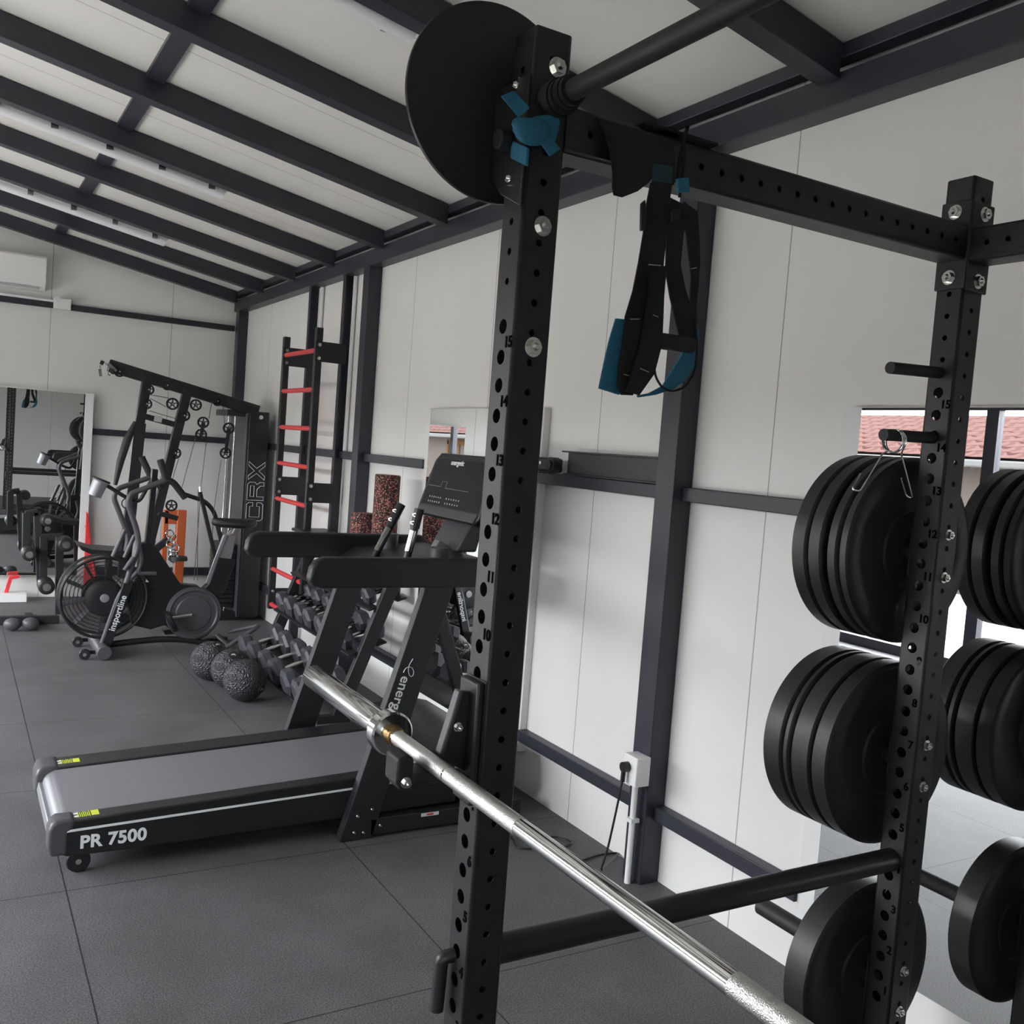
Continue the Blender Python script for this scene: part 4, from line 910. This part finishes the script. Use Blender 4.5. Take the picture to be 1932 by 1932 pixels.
# seat post, seat
pz([(383, 1112), (395, 1100), (412, 1052), (445, 1056), (428, 1108), (410, 1130)], AYc-.04, AYc+.04, 'seat_tube', 'plastic', .008)
pz([(388, 1100), (404, 1056), (424, 1008), (430, 1008), (411, 1056), (395, 1103)], AYc-.043, AYc-.030, 'seat_post_edge', 'silver', .003)
pz([(408, 1056), (424, 1010), (446, 1010), (436, 1058)], AYc-.03, AYc+.03, 'seat_post', 'silver', .005)
MB().tube([B(430, 1012), B(440, 994)], .02, 14).build('seat_stem', M['chrome'], ab)
sc_ = B(442, 988); m = MB().sphere(sc_, .1, 32, 16, (1.62, 1.05, .38))
m.v = [V(p.x, AYc+(p.y-AYc)*(.38+.62*max(0, min(1, (p.x-sc_.x+.16)/.26))), p.z+.05*((p.x-sc_.x)/.16)**2*.5 if p.z > sc_.z else max(p.z, sc_.z-.03)) for p in m.v]
m.build('saddle', M['vinyl'], ab)

# ============================================================ CABLE MACHINE (back right corner)
CY = 8.05
cm = thing('cable_machine', 'tall black cable machine with slanted overhead beam and pulleys in the back corner', 'cable machine', (1.8, CY, 0))
def K(px, py, y=CY): return PY(px, py, y)
b0, b1 = K(205, 689), K(487, 776)
MB().beam(b0, b1, .05, .095, up=(0, 0, 1)).build('overhead_beam', M['rack'], cm, bevel=.004)
# weight tower
tx0, tx1, ty0, ty1, tz = K(472, 775, 7.95).x, K(509, 778, 7.95).x, 7.95, 8.55, K(490, 777, 7.95).z
sh = MB().box((tx0, ty0, .03), (tx1, ty1, tz)).build('weight_tower_shroud', M['plastic'], cm, bevel=.006)
MB().box((tx0-.012, ty0+.03, .03), (tx0, ty1-.02, tz-.02)).build('side_cover', M['plastic_grey'], sh, bevel=.003)
MB().box((tx0-.30, ty0+.05, .0), (tx1+.0, ty1-.05, .05)).build('tower_base', M['rack'], cm, bevel=.004)
nut((tx1-.07, ty0, tz-.045), (0, -1, 0), sh)
def letter(pts, u0, nm):                            # outline drawn with a thin raised line; u runs up the tower, v across
    o_ = K(482, 927, 7.9475); W_ = .068
    m = MB()
    for lp_ in pts:
        P = [V(o_.x-.0+(.5-b)*2*W_, 7.9475, o_.z+u0+a*.15) for a, b in lp_]; m.tube(P+[P[0]], .0022, 6)
    return m.build('brand_lettering', M['print'], sh, label=nm)
letter([[(1, .12), (.9, 0), (.1, 0), (0, .12), (0, .88), (.1, 1), (.9, 1), (1, .88), (1, .62), (.80, .62), (.80, .80), (.20, .80), (.20, .20), (.80, .20), (.80, .38), (1, .38)]], -.245, 'white outlined letter C')
letter([[(0, 0), (0, 1), (.88, 1), (1, .88), (1, .55), (.88, .44), (1, .25), (1, 0), (.80, 0), (.80, .22), (.60, .42), (.20, .42), (.20, 0)], [(.20, .60), (.20, .82), (.80, .82), (.80, .60)]], -.075, 'white outlined letter R')
letter([[(0, 0), (.22, 0), (.5, .36), (.78, 0), (1, 0), (.64, .5), (1, 1), (.78, 1), (.5, .64), (.22, 1), (0, 1), (.36, .5)]], .095, 'white outlined letter X')
for y in (8.12, 8.34):
    MB().cyl((tx0-.075, y, .06), (tx0-.075, y, tz-.02), .009, 14).build('guide_rod', M['chrome'], cm)
ws = MB()
for k in range(14): ws.box((tx0-.155, 8.06, .10+.038*k), (tx0-.018, 8.40, .134+.038*k))
ws.build('weight_stack', M['rubber'], cm, bevel=.002)
MB().box((tx0-.16, 8.04, tz-.05), (tx0, 8.44, tz)).build('top_bracket', M['rack'], cm, bevel=.003)
# posts
def post(L, w, d, nm):
    m = MB()
    for (a, b) in zip(L[:-1], L[1:]): m.beam(K(*a), K(*b), w, d, up=(1, 0, 0))
    return m.build(nm, M['rack'], cm, bevel=.003)
post([(279, 706), (263, 800)], .065, .07, 'front_post'); post([(264, 798), (232, 1090)], .065, .085, 'front_post')
post([(354, 735), (283, 1020)], .065, .07, 'rear_post'); post([(284, 1018), (262, 1105)], .06, .075, 'rear_post')
pj = K(236, 1085); MB().box((pj.x-.15, CY-.04, .0), (tx1-.05, CY+.04, .07)).build('base_beam', M['rack'], cm, bevel=.004)
MB().beam(K(275, 786), K(337, 803), .03, .045, up=(0, 0, 1)).build('link_bar', M['rack'], cm, bevel=.002)
MB().beam(K(291, 789, CY-.02), K(305, 792, CY-.02), .032, .047, up=(0, 0, 1)).build('link_label', M['lampbody'], cm)
MB().tube([K(256, 796, CY-.03), K(240, 830, CY-.03), K(227, 870, CY-.03), K(217, 915, CY-.03)], [.018, .032, .030, .016], 16).build('padded_lever', M['vinyl'], cm)
pz_ = lambda L, y0, y1, nm, mt: MB().prism([PY(a, b, y0) for a, b in L], (0, y1-y0, 0)).build(nm, M[mt], cm, bevel=.004)
pl_ = [(226, 701, .020), (281, 735, .020), (277, 762, .020), (316, 727, .019), (326, 762, .023), (370, 764, .022), (411, 757, .019), (384, 797, .022), (380, 820, .022), (432, 808, .022), (426, 855, .022), (348, 784, .022), (331, 855, .022), (324, 954, .022)]
for px_, py_, r_ in pl_:
    o_ = K(px_, py_, CY-.045); r_ = r_*2.1
    p_ = MB().lathe(o_, (0, 1, 0), [(0, r_), (.004, r_*.86), (.016, r_*.86), (.020, r_), (.020, r_*.72), (.0, r_*.72)], 30, True).build('pulley', M['plastic'], cm)
    m = MB(); m.cyl(o_+V(0, .004, 0), o_+V(0, .016, 0), r_*.30, 16)
    for k in range(5): a = 2*PI*k/5+.3; m.beam(o_+V(0, .01, 0), o_+V(math.cos(a)*r_*.75, .01, math.sin(a)*r_*.75), .008, .006, up=(0, 1, 0))
    m.build('pulley_spokes', M['plastic'], p_)
    m = MB().cyl(o_-V(0, .008, 0), o_+V(0, .004, 0), r_*.16, 12); m.build('pulley_bolt', M['zinc'], p_)
for L in (((384, 797), (380, 820)), ((432, 808), (426, 855))):
    MB().beam(K(*L[0], CY-.055), K(*L[1], CY-.055), .028, .006, up=(0, 1, 0)).build('pulley_hanger', M['rack'], cm)
for L in ([(290, 727), (312, 730)], [(285, 745), (318, 751)], [(284, 752), (314, 768)], [(282, 775), (335, 791)], [(400, 757), (394, 790)], [(421, 766), (424, 800)], [(369, 826), (343, 920)], [(389, 835), (379, 920)], [(417, 868), (404, 960), (395, 1090)], [(379, 925), (366, 1095)], [(374, 925), (372, 1095)], [(337, 865), (325, 905)]):
    MB().tube([K(a, b, CY-.035) for a, b in L], .0030, 6).build('cable', M['plastic_grey'], cm)
# swinging lever frame on the cable
MB().tube([K(340, 930, CY-.02), K(388, 946, CY-.02), K(404, 965, CY-.02), K(420, 1030, CY-.02)], .018, 14, bend=.07).build('lever_tube', M['plastic'], cm)
MB().beam(K(377, 928, CY-.03), K(408, 1058, CY-.03), .035, .03, up=(1, 0, 0)).build('lever_bar', M['rack'], cm, bevel=.003)
MB().cyl(K(378, 918, CY-.03), K(378, 928, CY-.03), .012, 12).build('cable_end', M['chrome'], cm)
MB().beam(K(283, 1045, CY-.05), K(316, 1018, CY-.05), .05, .05, up=(0, 0, 1)).build('low_arm', M['rack'], cm, bevel=.003)
MB().beam(K(298, 968, CY-.03), K(335, 978, CY-.03), .04, .04, up=(0, 0, 1)).build('low_arm', M['rack'], cm, bevel=.003)
pz_([(175, 1037), (150, 1029), (154, 1038), (172, 1046), (240, 1052), (243, 1042)], CY-.18, CY+.18, 'seat_pad', 'vinyl')
MB().beam(K(205, 1047), K(205, 1150), .05, .05).build('seat_support', M['rack'], cm, bevel=.003)
for q_ in ((200, 682), (214, 687)):
    pass
m = MB().tube([K(218, 700, CY-.04), K(208, 690, CY-.06), K(203, 686, CY-.06)], .014, 10); m.build('strap_clip', M['silver'], cm)
m = MB().tube([K(206, 694, CY-.08), K(203, 706, CY-.08), K(208, 708, CY-.08)], .006, 8); m.build('snap_hook', M['chrome'], cm)
MB().cyl(K(211, 700, CY-.10), K(213, 702, CY-.04), .018, 16).build('rubber_stop', M['rubber2'], cm)
MB().cyl(K(194, 681, CY-.08), K(191, 688, CY-.08), .014, 12).build('rubber_stop', M['rubber2'], cm)
MB().beam(K(188, 696, CY-.1), K(190, 710, CY-.1), .02, .02).build('chrome_tab', M['silver'], cm)
MB().tube([K(207, 690, CY-.06), K(194, 684, CY-.08), K(188, 690, CY-.09), K(188, 700, CY-.1)], .007, 8).build('chrome_link', M['chrome'], cm)
# bundle of chrome cable handles hung on the arm
t = thing('chrome_grips', 'bunch of chrome cable grips hanging beside the orange frame', 'handles', tuple(K(326, 1020, CY-.1)))
rnd = random.Random(3)
for k in range(6):
    o_ = K(322+rnd.uniform(-5, 10), 1008+k*9, CY-.10+rnd.uniform(-.03, .03)); ax_ = V(rnd.uniform(-1, 1), 1, rnd.uniform(-.6, .6))
    m = MB().ring(o_, ax_, .034, .006, 22, 8); m.build('chrome_ring', M['chrome'], t)
MB().tube([K(326, 1046, CY-.1), K(328, 1062, CY-.1), K(326, 1090, CY-.1)], .006, 8).build('chain', M['zinc'], t)
MB().lathe(K(336, 1050, CY-.12), (0, 0, -1), [(0, .0), (.0, .07), (.03, .075), (.035, 0)], 26).build('rubber_base', M['rubber2'], t)

# orange frame against the back wall
of = thing('orange_frame', 'orange upright frame standing against the back wall behind the cable machine', 'frame', (1.72, 9.02, 0))
o0, o1 = PY(344, 962, 8.95), PY(322, 962, 8.95)
MB().box((o0.x-.045, 8.92, 0), (o0.x+.035, 8.99, o0.z)).build('upright', M['orange'], of, bevel=.006)
MB().box((o1.x-.06, 8.93, 0), (o1.x-.015, 8.98, o0.z-.005)).build('upright', M['orange'], of, bevel=.006)
MB().box((o1.x-.05, 8.93, o0.z-.13), (o0.x-.04, 8.98, o0.z-.002)).build('cross_board', M['orange'], of, bevel=.004)
MB().box((o1.x-.05, 8.93, o0.z-.33), (o0.x-.04, 8.98, o0.z-.24)).build('cross_board', M['orange'], of, bevel=.004)
# red folded thing between mirror and bike
a_, b_, c_ = PY(164, 965, 9.0), PY(160, 1058, 9.0), PY(178, 1058, 9.0)
t = thing('red_stand', 'narrow red pointed stand leaning beside the back wall mirror', 'stand', (a_.x+.05, 9.0, 0))
zl = c_.z
MB().prism([V(a_.x-.005, 9.0, a_.z), V(a_.x+.012, 9.0, a_.z-.02), V(c_.x+.04, 9.0, 0), V(b_.x, 9.0, 0)], (0, .04, 0)).build('panel', M['red'], t, bevel=.004)
MB().cyl((a_.x, 9.02, a_.z-.12), (c_.x+.06, 8.97, 0), .011, 12).build('leg', M['red'], t)

# leg roller machine at the left, in front of the back mirror
lr = thing('leg_machine', 'black leg machine with roller pads in front of the back wall mirror', 'leg machine', (.6, 8.1, 0))
LY = 8.05
def G(px, py, y=LY): return PY(px, py, y)
zb_ = .04
MB().box((-.15, LY-.03, .0), (G(112, 1150).x, LY+.03, .06)).build('base_beam', M['rack'], lr, bevel=.004)
MB().box((G(57, 1160).x-.03, LY-.28, 0), (G(57, 1160).x+.03, LY+.2, .05)).build('base_foot', M['rack'], lr, bevel=.004)
for px_, t0, b0_ in ((112, 1012, 1158), (82, 1012, 1108), (50, 968, 1050)):
    a, b = G(px_, t0), G(px_-1, b0_); b.z = max(b.z, .04)
    MB().beam(a, b, .06, .055, up=(1, 0, 0)).build('post', M['rack'], lr, bevel=.004)
MB().beam(G(78, 1014), G(118, 1012), .05, .05, up=(0, 0, 1)).build('cross_arm', M['rack'], lr, bevel=.003)
MB().beam(G(48, 970), G(72, 966), .05, .05, up=(0, 0, 1)).build('cross_arm', M['rack'], lr, bevel=.003)
MB().beam(G(70, 966), G(76, 1100), .05, .05, up=(1, 0, 0)).build('post', M['rack'], lr, bevel=.003)
for px_, py_, r_ in ((84, 1100, .058), (52, 1040, .05), (86, 978, .045), (120, 1022, .055)):
    o_ = G(px_, py_); rr_ = MB().cyl(o_-V(0, .20, 0), o_-V(0, .03, 0), r_, 26).build('roller_pad', M['vinyl'], lr, bevel=.012)
    MB().cyl(o_-V(0, .215, 0), o_-V(0, .20, 0), r_*.5, 20).build('roller_cap', M['zinc'], rr_)
for px_ in (24, 58):
    o_ = G(px_, 1160, LY-.25); m = MB().sphere(V(o_.x, LY-.26, .05), .05, 20, 12, (1.2, .9, .95)); m.build('foot_pad', M['plastic_grey'], lr)

# small things on the floor beside the back wall mirror
q0, q1 = PY(0, 1128, 9.05), PY(50, 1128, 9.05)
tag(MB().box((q0.x-.35, 8.98, 0), (q1.x, 9.16, .075)).build('storage_box', M['white'], bevel=.006), 'low white box on the floor below the back wall mirror', 'box')
t = thing('red_bracket', 'small red bracket standing on the low white box', 'bracket', (q1.x-.12, 9.05, .075))
m = MB().prism([V(q1.x-.17, 9.04, .076), V(q1.x-.14, 9.04, .076), V(q1.x-.115, 9.04, .19), V(q1.x-.06, 9.04, .20), V(q1.x-.06, 9.04, .225), V(q1.x-.14, 9.04, .215)], (0, .04, 0)); m.build('red_plate', M['red'], t, bevel=.003)
